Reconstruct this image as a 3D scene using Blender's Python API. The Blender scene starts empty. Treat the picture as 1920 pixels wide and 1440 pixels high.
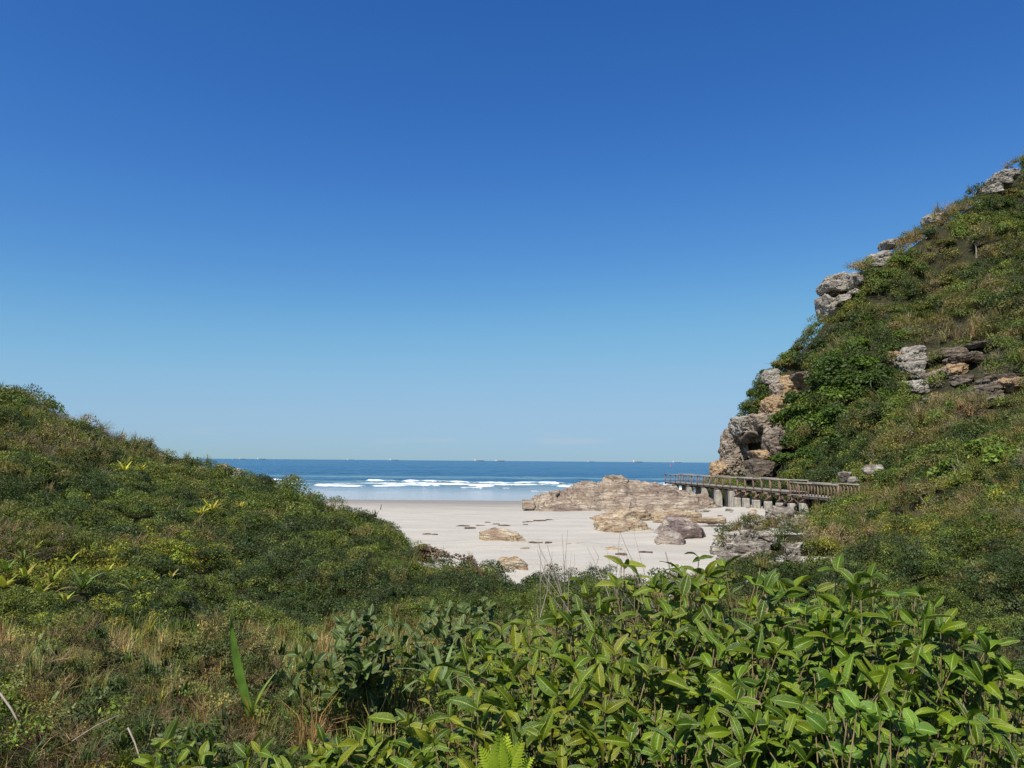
import bpy, bmesh, math, random
import numpy as np
from mathutils import Vector, Matrix, Euler

random.seed(7)
RNG = np.random.default_rng(7)
SC = bpy.context.scene
COL = SC.collection
R_ = math.radians

# ------------------------------------------------------------------ camera
FPX = 1450.0                       # focal length in photograph pixels (1920 wide)
PITCH, ROLL = R_(5.68), R_(0.45)
EYE = np.array([0.0, 0.0, 6.5])
cam_d = bpy.data.cameras.new('camera')
cam_d.sensor_width = 36.0
cam_d.lens = 36.0 * FPX / 1920.0
cam_d.clip_start, cam_d.clip_end = 0.1, 120000.0
cam = bpy.data.objects.new('camera', cam_d)
COL.objects.link(cam)
CR = Matrix.Rotation(math.pi / 2 + PITCH, 3, 'X') @ Matrix.Rotation(ROLL, 3, 'Z')
cam.matrix_world = Matrix.Translation(EYE.tolist()) @ CR.to_4x4()
SC.camera = cam
CRn = np.array(CR)

# ------------------------------------------------------------------ sky, sun, exposure
SUN_EL, SUN_AZ = R_(57.0), R_(212.0)     # azimuth clockwise from +Y (the view direction)
world = bpy.data.worlds.new('World')
SC.world = world
world.use_nodes = True
wn = world.node_tree
wn.nodes.clear()
sky = wn.nodes.new('ShaderNodeTexSky')
sky.sky_type = 'NISHITA'
sky.sun_disc = False
sky.sun_elevation = SUN_EL
sky.sun_rotation = SUN_AZ
sky.altitude = 0.0
sky.air_density = 1.0
sky.dust_density = 0.35
sky.ozone_density = 2.2
# white balance and tone curve of the whole sky dome, as the phone renders it
EXPO = 0.35
def vec_mul(col):
    nd = wn.nodes.new('ShaderNodeMix')
    nd.data_type = 'RGBA'
    nd.blend_type = 'MULTIPLY'
    nd.inputs[0].default_value = 1.0
    nd.inputs[7].default_value = (*col, 1)
    return nd
wb = vec_mul((0.125, 0.125, 0.125))
cv = wn.nodes.new('ShaderNodeRGBCurve')
for ch, pts_ in enumerate((((0.0, 0.0), (0.12, 0.027), (0.23, 0.088), (0.38, 0.200), (0.56, 0.292), (1.0, 0.345)),
                           ((0.0, 0.0), (0.20, 0.118), (0.37, 0.272), (0.58, 0.456), (0.80, 0.518), (1.0, 0.54)),
                           ((0.0, 0.0), (0.37, 0.410), (0.60, 0.635), (0.83, 0.725), (1.0, 0.75)))):
    cu = cv.mapping.curves[ch]
    for k_, (px_, py_) in enumerate(pts_):
        if k_ == 0: cu.points[0].location = (px_, py_)
        elif k_ == len(pts_) - 1: cu.points[-1].location = (px_, py_)
        else: cu.points.new(px_, py_)
cv.mapping.update()
back = vec_mul((10 / 2 ** EXPO,) * 3)
bg = wn.nodes.new('ShaderNodeBackground')
bg.inputs['Strength'].default_value = 0.1
wo = wn.nodes.new('ShaderNodeOutputWorld')
wn.links.new(sky.outputs[0], wb.inputs[6])
wn.links.new(wb.outputs[2], cv.inputs['Color'])
wn.links.new(cv.outputs[0], back.inputs[6])
# a few faint cumulus tops low over the sea, all round the horizon
wt = wn.nodes.new('ShaderNodeTexCoord')
wm = wn.nodes.new('ShaderNodeMapping')
wm.inputs['Scale'].default_value = (9.0, 9.0, 62.0)
wz = wn.nodes.new('ShaderNodeTexNoise')
wz.inputs['Scale'].default_value = 1.0
wz.inputs['Detail'].default_value = 5
ws = wn.nodes.new('ShaderNodeSeparateXYZ')
wr = wn.nodes.new('ShaderNodeMapRange')          # only within a narrow band over the horizon
wr.inputs['From Min'].default_value = 0.014
wr.inputs['From Max'].default_value = 0.0
wr.inputs['To Min'].default_value = 1.0
wr.inputs['To Max'].default_value = 0.0
wd = wn.nodes.new('ShaderNodeMath')
wd.operation = 'SUBTRACT'
wd.inputs[1].default_value = 0.028
wa = wn.nodes.new('ShaderNodeMath')
wa.operation = 'ABSOLUTE'
wn.links.new(wd.outputs[0], wa.inputs[0])
wn.links.new(wa.outputs[0], wr.inputs['Value'])
wr.inputs['To Min'].default_value, wr.inputs['To Max'].default_value = 0.0, 1.0
wq = wn.nodes.new('ShaderNodeMapRange')
wq.inputs['From Min'].default_value = 0.56
wq.inputs['From Max'].default_value = 0.80
wmul = wn.nodes.new('ShaderNodeMath')
wmul.operation = 'MULTIPLY'
wmx = wn.nodes.new('ShaderNodeMix')
wmx.data_type = 'RGBA'
wmx.inputs[7].default_value = (3.4, 4.3, 5.3, 1)
wn.links.new(wt.outputs['Generated'], wm.inputs[0])
wn.links.new(wm.outputs[0], wz.inputs['Vector'])
wn.links.new(wt.outputs['Generated'], ws.inputs[0])
wn.links.new(ws.outputs[2], wd.inputs[0])
wn.links.new(wz.outputs['Fac'], wq.inputs['Value'])
wn.links.new(wr.outputs[0], wmul.inputs[0])
wn.links.new(wq.outputs[0], wmul.inputs[1])
wn.links.new(wmul.outputs[0], wmx.inputs[0])
wn.links.new(back.outputs[2], wmx.inputs[6])
wn.links.new(wmx.outputs[2], bg.inputs[0])
wn.links.new(bg.outputs[0], wo.inputs[0])

sun_d = bpy.data.lights.new('sun', 'SUN')
sun_d.energy = 5.0
sun_d.angle = R_(0.53)
sun_d.color = (1.0, 0.955, 0.88)
sun = bpy.data.objects.new('sun', sun_d)
COL.objects.link(sun)
sdir = Vector((math.sin(SUN_AZ) * math.cos(SUN_EL), math.cos(SUN_AZ) * math.cos(SUN_EL), math.sin(SUN_EL)))
sun.rotation_euler = sdir.to_track_quat('Z', 'Y').to_euler()
sun.location = (0, 0, 80)

vs = SC.view_settings
vs.view_transform = 'Standard'
vs.look = 'None'
vs.gamma = 1.0
vs.use_curve_mapping = False
vs.exposure = EXPO
SC.cycles.max_bounces = 6
SC.cycles.diffuse_bounces = 3
SC.cycles.transmission_bounces = 4
SC.cycles.transparent_max_bounces = 4

# ------------------------------------------------------------------ projection helpers (photo pixel + distance -> point)
def P(u, v, D):
    d = CRn @ np.array([(u - 960.0) / FPX, -(v - 720.0) / FPX, -1.0])
    return EYE + d * (D / d[1])

def proj(p):
    q = (np.asarray(p, float) - EYE) @ CRn
    w = np.maximum(-q[..., 2], 1e-3)
    return 960 + FPX * q[..., 0] / w, 720 - FPX * q[..., 1] / w

# ------------------------------------------------------------------ noise in numpy
_PERM = np.random.default_rng(3).permutation(256)
_PERM = np.concatenate([_PERM, _PERM, _PERM]).astype(np.int64)
_G = np.random.default_rng(4).normal(size=(256, 3))
_G /= np.linalg.norm(_G, axis=1)[:, None]

def perlin(p):
    p = np.asarray(p, float)
    i = np.floor(p).astype(np.int64)
    f = p - i
    w = f * f * f * (f * (f * 6 - 15) + 10)
    i &= 255
    out = 0
    for dx in (0, 1):
        wx = w[:, 0] if dx else 1 - w[:, 0]
        for dy in (0, 1):
            wy = w[:, 1] if dy else 1 - w[:, 1]
            for dz in (0, 1):
                wz = w[:, 2] if dz else 1 - w[:, 2]
                h = _PERM[_PERM[_PERM[(i[:, 0] + dx) & 255] + ((i[:, 1] + dy) & 255)] + ((i[:, 2] + dz) & 255)]
                g = _G[h]
                out = out + wx * wy * wz * (g[:, 0] * (f[:, 0] - dx) + g[:, 1] * (f[:, 1] - dy) + g[:, 2] * (f[:, 2] - dz))
    return out * 1.5

def fbm(p, octv=4, lac=2.03, gain=0.5, ridged=False):
    p = np.asarray(p, float)
    a, s, o = 1.0, 1.0, 0
    for k in range(octv):
        n = perlin(p * s + 17.3 * k)
        if ridged:
            n = 1 - 2 * np.abs(n)
        o = o + a * n
        a *= gain
        s *= lac
    return o

def xyz(x, y, z=0.0):
    x = np.asarray(x, float).ravel()
    return np.stack([x, np.broadcast_to(np.asarray(y, float).ravel(), x.shape), np.broadcast_to(np.asarray(z, float), x.shape) if np.ndim(z) == 0 else np.asarray(z, float).ravel()], 1)

def sstep(a, b, x):
    t = np.clip((np.asarray(x, float) - a) / (b - a), 0, 1)
    return t * t * (3 - 2 * t)

def hash1(i, seed=0):
    i = np.asarray(i).astype(np.int64)
    return (_PERM[(_PERM[(i + seed * 31) & 255] + (i >> 8)) & 255]) / 255.0

# ------------------------------------------------------------------ mesh / object helpers
def mesh_np(name, V, F, smooth=False, uv=None, attrs=None):
    V = np.asarray(V, np.float32)
    F = np.asarray(F, np.int32)
    n, k = F.shape
    me = bpy.data.meshes.new(name)
    me.vertices.add(len(V))
    me.vertices.foreach_set('co', V.ravel())
    me.loops.add(n * k)
    me.loops.foreach_set('vertex_index', F.ravel())
    me.polygons.add(n)
    me.polygons.foreach_set('loop_start', np.arange(n, dtype=np.int32) * k)
    if smooth:
        me.polygons.foreach_set('use_smooth', np.ones(n, bool))
    me.update(calc_edges=True)
    if uv is not None:
        l = me.uv_layers.new(name='uv')
        l.data.foreach_set('uv', np.asarray(uv, np.float32)[F.ravel()].ravel())
    for an, (typ, data) in (attrs or {}).items():
        a = me.attributes.new(an, typ, 'POINT')
        key = 'value' if typ in ('FLOAT', 'INT') else ('color' if 'COLOR' in typ else 'vector')
        a.data.foreach_set(key, np.asarray(data).ravel())
    return me

def grid_faces(nu, nv):
    i = np.arange(nu * nv).reshape(nv, nu)
    return np.stack([i[:-1, :-1], i[:-1, 1:], i[1:, 1:], i[1:, :-1]], -1).reshape(-1, 4)

def obj(name, me, mat=None, parent=None, loc=None):
    if mat is not None and len(me.materials) == 0:
        me.materials.append(mat)
    o = bpy.data.objects.new(name, me)
    COL.objects.link(o)
    if parent is not None:
        o.parent = parent
    if loc is not None:
        o.location = loc
    return o

def tag(o, label=None, cat=None, group=None, kind=None):
    if label: o['label'] = label
    if cat: o['category'] = cat
    if group: o['group'] = group
    if kind: o['kind'] = kind
    return o

def thing(name, label, cat, loc, group=None):
    o = bpy.data.objects.new(name, None)
    o.empty_display_size = 0.2
    COL.objects.link(o)
    o.location = Vector([float(c) for c in loc])
    return tag(o, label, cat, group)

BOXF = np.array([[0, 3, 2, 1], [4, 5, 6, 7], [0, 1, 5, 4], [1, 2, 6, 5], [2, 3, 7, 6], [3, 0, 4, 7]])

def box_v(x0, x1, y0, y1, z0, z1):
    return np.array([[x0, y0, z0], [x1, y0, z0], [x1, y1, z0], [x0, y1, z0], [x0, y0, z1], [x1, y0, z1], [x1, y1, z1], [x0, y1, z1]], float)

def bevel_box(name, dx, dy, dz, bev=0.02, jit=0.0, taper=1.0, seed=0):
    """box standing on z=0 with chamfered edges and slightly uneven corners"""
    bm = bmesh.new()
    bmesh.ops.create_cube(bm, size=1.0)
    rr = random.Random(seed)
    for v in bm.verts:
        t = taper if v.co.z > 0 else 1.0
        v.co = Vector((v.co.x * dx * t, v.co.y * dy * t, (v.co.z + 0.5) * dz))
        v.co += Vector([rr.uniform(-jit, jit) for _ in range(3)])
    if bev > 0:
        bmesh.ops.bevel(bm, geom=bm.edges[:], offset=bev, segments=1, affect='EDGES')
    me = bpy.data.meshes.new(name)
    bm.to_mesh(me)
    bm.free()
    return me

def beam_mesh(name, p0, p1, w, h, origin, bow=0.0):
    """timber from p0 to p1 (w sideways, h upright), coordinates relative to origin"""
    p0, p1, origin = (np.asarray(a, float) for a in (p0, p1, origin))
    d = p1 - p0
    d = d / np.linalg.norm(d)
    up = np.array([0, 0, 1.0]) if abs(d[2]) < 0.9 else np.array([1.0, 0, 0])
    s = np.cross(d, up); s /= np.linalg.norm(s)
    t = np.cross(s, d)
    V = []
    ts = (0.0, 0.5, 1.0)
    for k, q in enumerate(ts):
        c = p0 + (p1 - p0) * q + t * (bow if k == 1 else 0)
        for a, b in ((-1, -1), (1, -1), (1, 1), (-1, 1)):
            V.append(c + s * a * w / 2 + t * b * h / 2 - origin)
    F = []
    for k in range(2):
        o = 4 * k
        for j in range(4):
            F.append((o + j, o + (j + 1) % 4, o + 4 + (j + 1) % 4, o + 4 + j))
    F += [(3, 2, 1, 0), (8, 9, 10, 11)]
    return mesh_np(name, V, F)

def tube_mesh(name, pts, radii, sides=6):
    pts = np.asarray(pts, float)
    n = len(pts)
    T = np.gradient(pts, axis=0)
    T /= np.linalg.norm(T, axis=1)[:, None] + 1e-9
    ref = np.array([0.31, 0.17, 0.93]) if abs(T[0, 2]) < 0.8 else np.array([0.9, 0.3, 0.1])
    V = []
    for k in range(n):
        a = np.cross(T[k], ref); a /= np.linalg.norm(a)
        b = np.cross(T[k], a)
        for j in range(sides):
            q = 2 * math.pi * j / sides
            V.append(pts[k] + radii[k] * (a * math.cos(q) + b * math.sin(q)))
    F = [(k * sides + j, k * sides + (j + 1) % sides, (k + 1) * sides + (j + 1) % sides, (k + 1) * sides + j)
         for k in range(n - 1) for j in range(sides)]
    V.append(pts[-1] + T[-1] * radii[-1])
    tip = len(V) - 1
    F += [((n - 1) * sides + j, (n - 1) * sides + (j + 1) % sides, tip, tip) for j in range(sides)]
    F = np.array(F)
    me = bpy.data.meshes.new(name)
    me.from_pydata([tuple(v) for v in V], [], [tuple(dict.fromkeys(f)) for f in F.tolist()])
    for p in me.polygons: p.use_smooth = True
    return me

# ------------------------------------------------------------------ materials
def new_mat(name):
    m = bpy.data.materials.new(name)
    m.use_nodes = True
    nt = m.node_tree
    nt.nodes.clear()
    out = nt.nodes.new('ShaderNodeOutputMaterial')
    return m, nt, out

class NB:
    """tiny node builder"""
    def __init__(self, nt): self.nt = nt
    def n(self, typ, **kw):
        nd = self.nt.nodes.new(typ)
        for k, v in kw.items():
            if k in nd.inputs.keys() if isinstance(k, str) else False:
                nd.inputs[k].default_value = v
            else:
                setattr(nd, k, v)
        return nd
    def set(self, nd, **kw):
        for k, v in kw.items():
            s = nd.inputs[k.replace('_', ' ')]
            if hasattr(v, 'is_output') or isinstance(v, bpy.types.NodeSocket): self.nt.links.new(v, s)
            else: s.default_value = v
        return nd
    def link(self, a, b): self.nt.links.new(a, b)
    def noise(self, vec, scale, detail=4, rough=0.55, dist=0.0):
        nd = self.nt.nodes.new('ShaderNodeTexNoise')
        nd.inputs['Scale'].default_value = scale
        nd.inputs['Detail'].default_value = detail
        nd.inputs['Roughness'].default_value = rough
        nd.inputs['Distortion'].default_value = dist
        if vec is not None: self.nt.links.new(vec, nd.inputs['Vector'])
        return nd.outputs['Fac']
    def ramp(self, fac, stops, interp='LINEAR'):
        nd = self.nt.nodes.new('ShaderNodeValToRGB')
        cr = nd.color_ramp
        cr.interpolation = interp
        while len(cr.elements) < len(stops): cr.elements.new(0.5)
        for e, (p, c) in zip(cr.elements, stops):
            e.position = p
            e.color = (*c, 1) if len(c) == 3 else c
        self.nt.links.new(fac, nd.inputs[0])
        return nd.outputs[0]
    def mix(self, fac, a, b, mode='MIX'):
        nd = self.nt.nodes.new('ShaderNodeMix')
        nd.data_type = 'RGBA'
        nd.blend_type = mode
        for s, v in ((nd.inputs[0], fac), (nd.inputs[6], a), (nd.inputs[7], b)):
            if isinstance(v, bpy.types.NodeSocket): self.nt.links.new(v, s)
            elif isinstance(v, (int, float)): s.default_value = v
            else: s.default_value = (*v, 1)
        return nd.outputs[2]
    def math(self, op, a, b=None, c=None, clamp=False):
        nd = self.nt.nodes.new('ShaderNodeMath')
        nd.operation = op
        nd.use_clamp = clamp
        for s, v in zip(nd.inputs, (a, b, c)):
            if v is None: continue
            if isinstance(v, bpy.types.NodeSocket): self.nt.links.new(v, s)
            else: s.default_value = v
        return nd.outputs[0]
    def mapping(self, vec, scale=(1, 1, 1), rot=(0, 0, 0)):
        nd = self.nt.nodes.new('ShaderNodeMapping')
        nd.inputs['Scale'].default_value = scale
        nd.inputs['Rotation'].default_value = rot
        self.nt.links.new(vec, nd.inputs['Vector'])
        return nd.outputs[0]
    def bump(self, h, strength, dist, normal=None):
        nd = self.nt.nodes.new('ShaderNodeBump')
        nd.inputs['Strength'].default_value = strength
        nd.inputs['Distance'].default_value = dist
        self.nt.links.new(h, nd.inputs['Height'])
        if normal is not None: self.nt.links.new(normal, nd.inputs['Normal'])
        return nd.outputs[0]
    def principled(self, color, rough=0.6, spec=0.4, normal=None):
        nd = self.nt.nodes.new('ShaderNodeBsdfPrincipled')
        for key, v in (('Base Color', color), ('Roughness', rough), ('Specular IOR Level', spec), ('Normal', normal)):
            if v is None: continue
            if isinstance(v, bpy.types.NodeSocket): self.nt.links.new(v, nd.inputs[key])
            elif isinstance(v, (int, float)): nd.inputs[key].default_value = v
            else: nd.inputs[key].default_value = (*v, 1)
        return nd
    def geo_pos(self):
        return self.nt.nodes.new('ShaderNodeNewGeometry').outputs['Position']
    def obj_co(self):
        return self.nt.nodes.new('ShaderNodeTexCoord').outputs['Object']

def simple_mat(name, color, rough=0.6, spec=0.4, var=0.25, scale=8.0):
    m, nt, out = new_mat(name)
    b = NB(nt)
    f = b.noise(b.obj_co(), scale, 5)
    c = b.ramp(f, [(0.25, tuple(c * (1 - var) for c in color)), (0.75, tuple(min(1, c * (1 + var)) for c in color))])
    p = b.principled(c, rough, spec)
    b.link(p.outputs[0], out.inputs[0])
    return m

def foliage_mat(name, source, rough=0.5, trans=0.28):
    """leaf surface; colour from the instancer attribute 'tint', from the object colour, or fixed"""
    m, nt, out = new_mat(name)
    b = NB(nt)
    if source == 'tint':
        at = nt.nodes.new('ShaderNodeAttribute')
        at.attribute_type = 'INSTANCER'
        at.attribute_name = 'tint'
        c = at.outputs['Color']
    else:
        c = nt.nodes.new('ShaderNodeObjectInfo').outputs['Color']
    f = b.noise(b.geo_pos(), 9.0, 2)
    c = b.mix(1.0, c, b.ramp(f, [(0.3, (0.62, 0.62, 0.62)), (0.7, (1.45, 1.42, 1.3))]), 'MULTIPLY')
    lr = nt.nodes.new('ShaderNodeAttribute')
    lr.attribute_name = 'lr'
    c = b.mix(1.0, c, b.ramp(lr.outputs['Fac'], [(0.0, (0.6, 0.62, 0.6)), (0.55, (1.0, 1.0, 1.0)), (0.9, (1.35, 1.3, 1.0)), (1.0, (2.0, 1.5, 1.1))]), 'MULTIPLY')
    p = b.principled(c, rough, 0.2)
    tr = nt.nodes.new('ShaderNodeBsdfTranslucent')
    b.link(b.mix(1.0, c, (1.25, 1.35, 0.55), 'MULTIPLY'), tr.inputs[0])
    mx = nt.nodes.new('ShaderNodeMixShader')
    mx.inputs[0].default_value = trans
    b.link(p.outputs[0], mx.inputs[1])
    b.link(tr.outputs[0], mx.inputs[2])
    b.link(mx.outputs[0], out.inputs[0])
    return m

def broad_leaf_mat(name):
    """big glossy leaf: pale midrib, side veins, browned margin on some leaves, paler underside"""
    m, nt, out = new_mat(name)
    b = NB(nt)
    oi = nt.nodes.new('ShaderNodeObjectInfo')
    uv = nt.nodes.new('ShaderNodeUVMap')
    sp = nt.nodes.new('ShaderNodeSeparateXYZ')
    b.link(uv.outputs[0], sp.inputs[0])
    ac = b.math('ABSOLUTE', b.math('SUBTRACT', sp.outputs[0], 0.5))
    rib = b.ramp(ac, [(0.012, (1, 1, 1)), (0.042, (0, 0, 0))])
    oc = b.obj_co()
    blot = b.noise(oc, 30.0, 4, 0.6)
    base = b.mix(1.0, oi.outputs['Color'], b.ramp(blot, [(0.3, (0.72, 0.74, 0.7)), (0.72, (1.3, 1.24, 1.2))]), 'MULTIPLY')
    vein = b.math('SINE', b.math('MULTIPLY', b.math('SUBTRACT', sp.outputs[1], b.math('MULTIPLY', ac, 0.5)), 95.0))
    base = b.mix(b.math('MULTIPLY', b.ramp(vein, [(0.8, (0, 0, 0)), (1.0, (1, 1, 1))]), 0.05), base, (0.22, 0.27, 0.07))
    base = b.mix(b.math('MULTIPLY', rib, 0.85), base, (0.40, 0.44, 0.10))
    margin = b.ramp(ac, [(0.40, (0, 0, 0)), (0.47, (1, 1, 1))])
    base = b.mix(b.math('MULTIPLY', margin, 0.25), base, (0.22, 0.24, 0.04))
    # withered patches: reach in from the margin and the tip on a share of the leaves
    edge = b.math('MAXIMUM', b.math('MULTIPLY', ac, 1.9), b.math('SUBTRACT', b.math('MULTIPLY', sp.outputs[1], 2.2), 1.25))
    w = b.math('ADD', edge, b.math('MULTIPLY', b.math('SUBTRACT', b.noise(oc, 22.0, 3), 0.5), 1.5))
    lim = b.math('SUBTRACT', 1.80, b.math('MULTIPLY', b.math('POWER', oi.outputs['Random'], 1.6), 1.15))
    dry = b.math('MULTIPLY', b.math('SUBTRACT', w, lim), 6.0, clamp=True)
    drycol = b.ramp(b.noise(oc, 60.0, 3), [(0.3, (0.15, 0.09, 0.035)), (0.6, (0.36, 0.27, 0.14)), (0.8, (0.50, 0.42, 0.28))])
    base = b.mix(dry, base, drycol)
    geo = nt.nodes.new('ShaderNodeNewGeometry')
    base = b.mix(b.math('MULTIPLY', geo.outputs['Backfacing'], 0.25), base, (0.13, 0.165, 0.04))
    nb = b.bump(b.math('ADD', b.math('MULTIPLY', vein, 0.10), b.noise(oc, 18.0, 3)), 0.35, 0.01)
    p = b.principled(base, b.math('ADD', 0.30, b.math('MULTIPLY', dry, 0.45)), 0.25, nb)
    tr = nt.nodes.new('ShaderNodeBsdfTranslucent')
    b.link(b.mix(1.0, base, (1.3, 1.4, 0.5), 'MULTIPLY'), tr.inputs[0])
    mx = nt.nodes.new('ShaderNodeMixShader')
    mx.inputs[0].default_value = 0.22
    b.link(p.outputs[0], mx.inputs[1])
    b.link(tr.outputs[0], mx.inputs[2])
    b.link(mx.outputs[0], out.inputs[0])
    return m

def rock_mat(name, pale, mid, dark, stain=0.5, scale=1.0, rot=(0.2, 0.5, 0.3), bump=1.0):
    m, nt, out = new_mat(name)
    b = NB(nt)
    g = b.geo_pos()
    lay = b.mapping(g, (scale * 0.5, scale * 0.9, scale * 3.4), rot)
    n1 = b.noise(lay, 1.1, 8, 0.65, 0.8)
    n2 = b.noise(g, 0.45 * scale, 5, 0.6, 0.4)
    n3 = b.noise(g, 9.0 * scale, 5, 0.7)
    c = b.ramp(n1, [(0.30, tuple(k * 0.55 for k in mid)), (0.42, mid), (0.58, pale), (0.75, tuple(min(0.8, k * 1.12) for k in pale))])
    c = b.mix(b.math('MULTIPLY', b.ramp(b.math('ADD', b.math('MULTIPLY', n2, 0.6), b.math('MULTIPLY', b.noise(b.mapping(g, (scale * 0.3, scale * 0.5, scale * 1.8), rot), 1.3, 6, 0.7, 1.0), 0.4)), [(0.52 - 0.1 * stain, (0, 0, 0)), (0.60 - 0.05 * stain, (1, 1, 1))]), stain), c, dark)
    c = b.mix(1.0, c, b.ramp(n3, [(0.3, (0.66, 0.66, 0.66)), (0.7, (1.22, 1.2, 1.18))]), 'MULTIPLY')
    vo = nt.nodes.new('ShaderNodeTexVoronoi')
    vo.feature = 'DISTANCE_TO_EDGE'
    vo.inputs['Scale'].default_value = 0.9
    b.link(b.mapping(b.mix(0.25, lay, nt.nodes.new('ShaderNodeTexNoise').outputs['Color']), (1, 1, 0.7)), vo.inputs['Vector'])
    crack = b.ramp(vo.outputs['Distance'], [(0.0, (0, 0, 0)), (0.03, (1, 1, 1))])
    c = b.mix(b.math('SUBTRACT', 0.55, b.math('MULTIPLY', crack, 0.55)), c, (0.06, 0.05, 0.042))
    h = b.math('ADD', b.math('MULTIPLY', n1, 1.0), b.math('ADD', b.math('MULTIPLY', n3, 0.35), b.math('MULTIPLY', crack, 0.25)))
    nb = b.bump(h, 0.9 * bump, 0.35 / scale)
    p = b.principled(c, 0.85, 0.25, nb)
    b.link(p.outputs[0], out.inputs[0])
    return m

M = {}
M['scrub'] = foliage_mat('scrub_leaves', 'tint')
M['shrub'] = foliage_mat('shrub_leaves', 'object')
M['broad'] = broad_leaf_mat('broad_leaves')
M['bark'] = simple_mat('bark', (0.23, 0.165, 0.105), 0.8, 0.2, 0.4, 25)
M['twig'] = simple_mat('tan_twig', (0.20, 0.15, 0.07), 0.75, 0.2, 0.4, 25)
M['dead'] = simple_mat('dead_stalk', (0.30, 0.245, 0.19), 0.85, 0.15, 0.3, 20)
M['deadred'] = simple_mat('dead_vine', (0.13, 0.075, 0.05), 0.85, 0.15, 0.4, 20)
M['wood'] = simple_mat('weathered_wood', (0.185, 0.125, 0.088), 0.8, 0.2, 0.45, 3)
M['woodgrey'] = simple_mat('grey_rail_wood', (0.29, 0.255, 0.21), 0.8, 0.2, 0.3, 2)
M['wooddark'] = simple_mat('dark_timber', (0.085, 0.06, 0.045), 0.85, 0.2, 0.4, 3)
M['rockA'] = rock_mat('layered_pale_rock', (0.50, 0.425, 0.32), (0.30, 0.225, 0.155), (0.165, 0.108, 0.090), 0.62, 1.0)
M['rockY'] = rock_mat('yellow_rock', (0.56, 0.48, 0.35), (0.40, 0.28, 0.15), (0.22, 0.125, 0.085), 0.6, 1.6)
M['rockP'] = rock_mat('purple_brown_rock', (0.54, 0.47, 0.38), (0.36, 0.28, 0.23), (0.155, 0.105, 0.098), 0.9, 1.1)
M['rockG'] = rock_mat('grey_lichen_rock', (0.52, 0.47, 0.385), (0.26, 0.215, 0.165), (0.075, 0.062, 0.050), 0.8, 2.0)
M['cliffG'] = rock_mat('grey_cliff_rock', (0.47, 0.43, 0.36), (0.30, 0.26, 0.21), (0.17, 0.14, 0.11), 0.4, 0.42, (0.1, 0.15, 0.2))
M['cliffB'] = rock_mat('buff_cliff_rock', (0.50, 0.36, 0.21), (0.36, 0.22, 0.11), (0.22, 0.15, 0.11), 0.35, 0.42, (0.5, 0.6, 0.2))
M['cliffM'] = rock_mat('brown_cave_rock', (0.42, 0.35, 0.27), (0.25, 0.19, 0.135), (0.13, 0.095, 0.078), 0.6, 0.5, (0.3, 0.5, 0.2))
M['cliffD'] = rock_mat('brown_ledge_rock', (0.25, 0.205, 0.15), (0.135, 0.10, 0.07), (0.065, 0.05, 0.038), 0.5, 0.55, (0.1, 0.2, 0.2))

# concrete
m, nt, out = new_mat('stained_concrete')
b = NB(nt)
g = b.geo_pos()
c = b.ramp(b.noise(g, 3.0, 6, 0.65), [(0.3, (0.24, 0.215, 0.175)), (0.55, (0.42, 0.385, 0.325)), (0.75, (0.52, 0.49, 0.43))])
c = b.mix(b.math('MULTIPLY', b.ramp(b.noise(b.mapping(g, (2.2, 2.2, 0.35)), 2.0, 4), [(0.48, (0, 0, 0)), (0.66, (1, 1, 1))]), 0.55), c, (0.16, 0.14, 0.10))
p = b.principled(c, 0.9, 0.2, b.bump(b.noise(g, 14.0, 5), 0.5, 0.05))
b.link(p.outputs[0], out.inputs[0])
M['concrete'] = m

# sand: pale and dry, darker and smoother where the swash keeps it wet
m, nt, out = new_mat('sand')
b = NB(nt)
g = b.geo_pos()
sp = nt.nodes.new('ShaderNodeSeparateXYZ')
b.link(g, sp.inputs[0])
zz = b.math('ADD', sp.outputs[2], b.math('MULTIPLY', b.math('SUBTRACT', b.noise(g, 0.05, 3), 0.5), 0.12))
wet = b.ramp(b.math('DIVIDE', zz, 1.6), [(0.0, (1, 1, 1)), (0.32, (0.9, 0.9, 0.9)), (0.58, (0.42, 0.42, 0.42)), (0.92, (0, 0, 0))])
c = b.ramp(b.noise(b.mapping(g, (0.25, 1.0, 1.0)), 0.6, 6, 0.62), [(0.3, (0.37, 0.335, 0.275)), (0.7, (0.455, 0.418, 0.352))])
c = b.mix(b.math('MULTIPLY', b.ramp(b.noise(b.mapping(g, (0.22, 1.5, 1.0)), 1.3, 7, 0.7, 0.6), [(0.56, (0, 0, 0)), (0.66, (1, 1, 1))]), 0.42), c, (0.25, 0.205, 0.16))
c = b.mix(wet, c, (0.255, 0.215, 0.168))
nb = b.bump(b.math('ADD', b.noise(b.mapping(g, (0.6, 1.2, 1)), 2.2, 6, 0.6), b.math('MULTIPLY', b.noise(g, 5.0, 5), 0.6)), 0.6, 0.16)
p = b.principled(c, b.math('SUBTRACT', 0.9, b.math('MULTIPLY', wet, 0.42)), 0.3, nb)
b.link(p.outputs[0], out.inputs[0])
M['sand'] = m

# soil below the scrub
m, nt, out = new_mat('scrub_soil')
b = NB(nt)
g = b.geo_pos()
c = b.ramp(b.noise(g, 1.7, 7, 0.7), [(0.3, (0.022, 0.022, 0.012)), (0.55, (0.045, 0.042, 0.021)), (0.75, (0.09, 0.072, 0.042))])
p = b.principled(c, 0.95, 0.1, b.bump(b.noise(g, 6.0, 6, 0.7), 1.0, 0.2))
b.link(p.outputs[0], out.inputs[0])
M['soil'] = m

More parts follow.
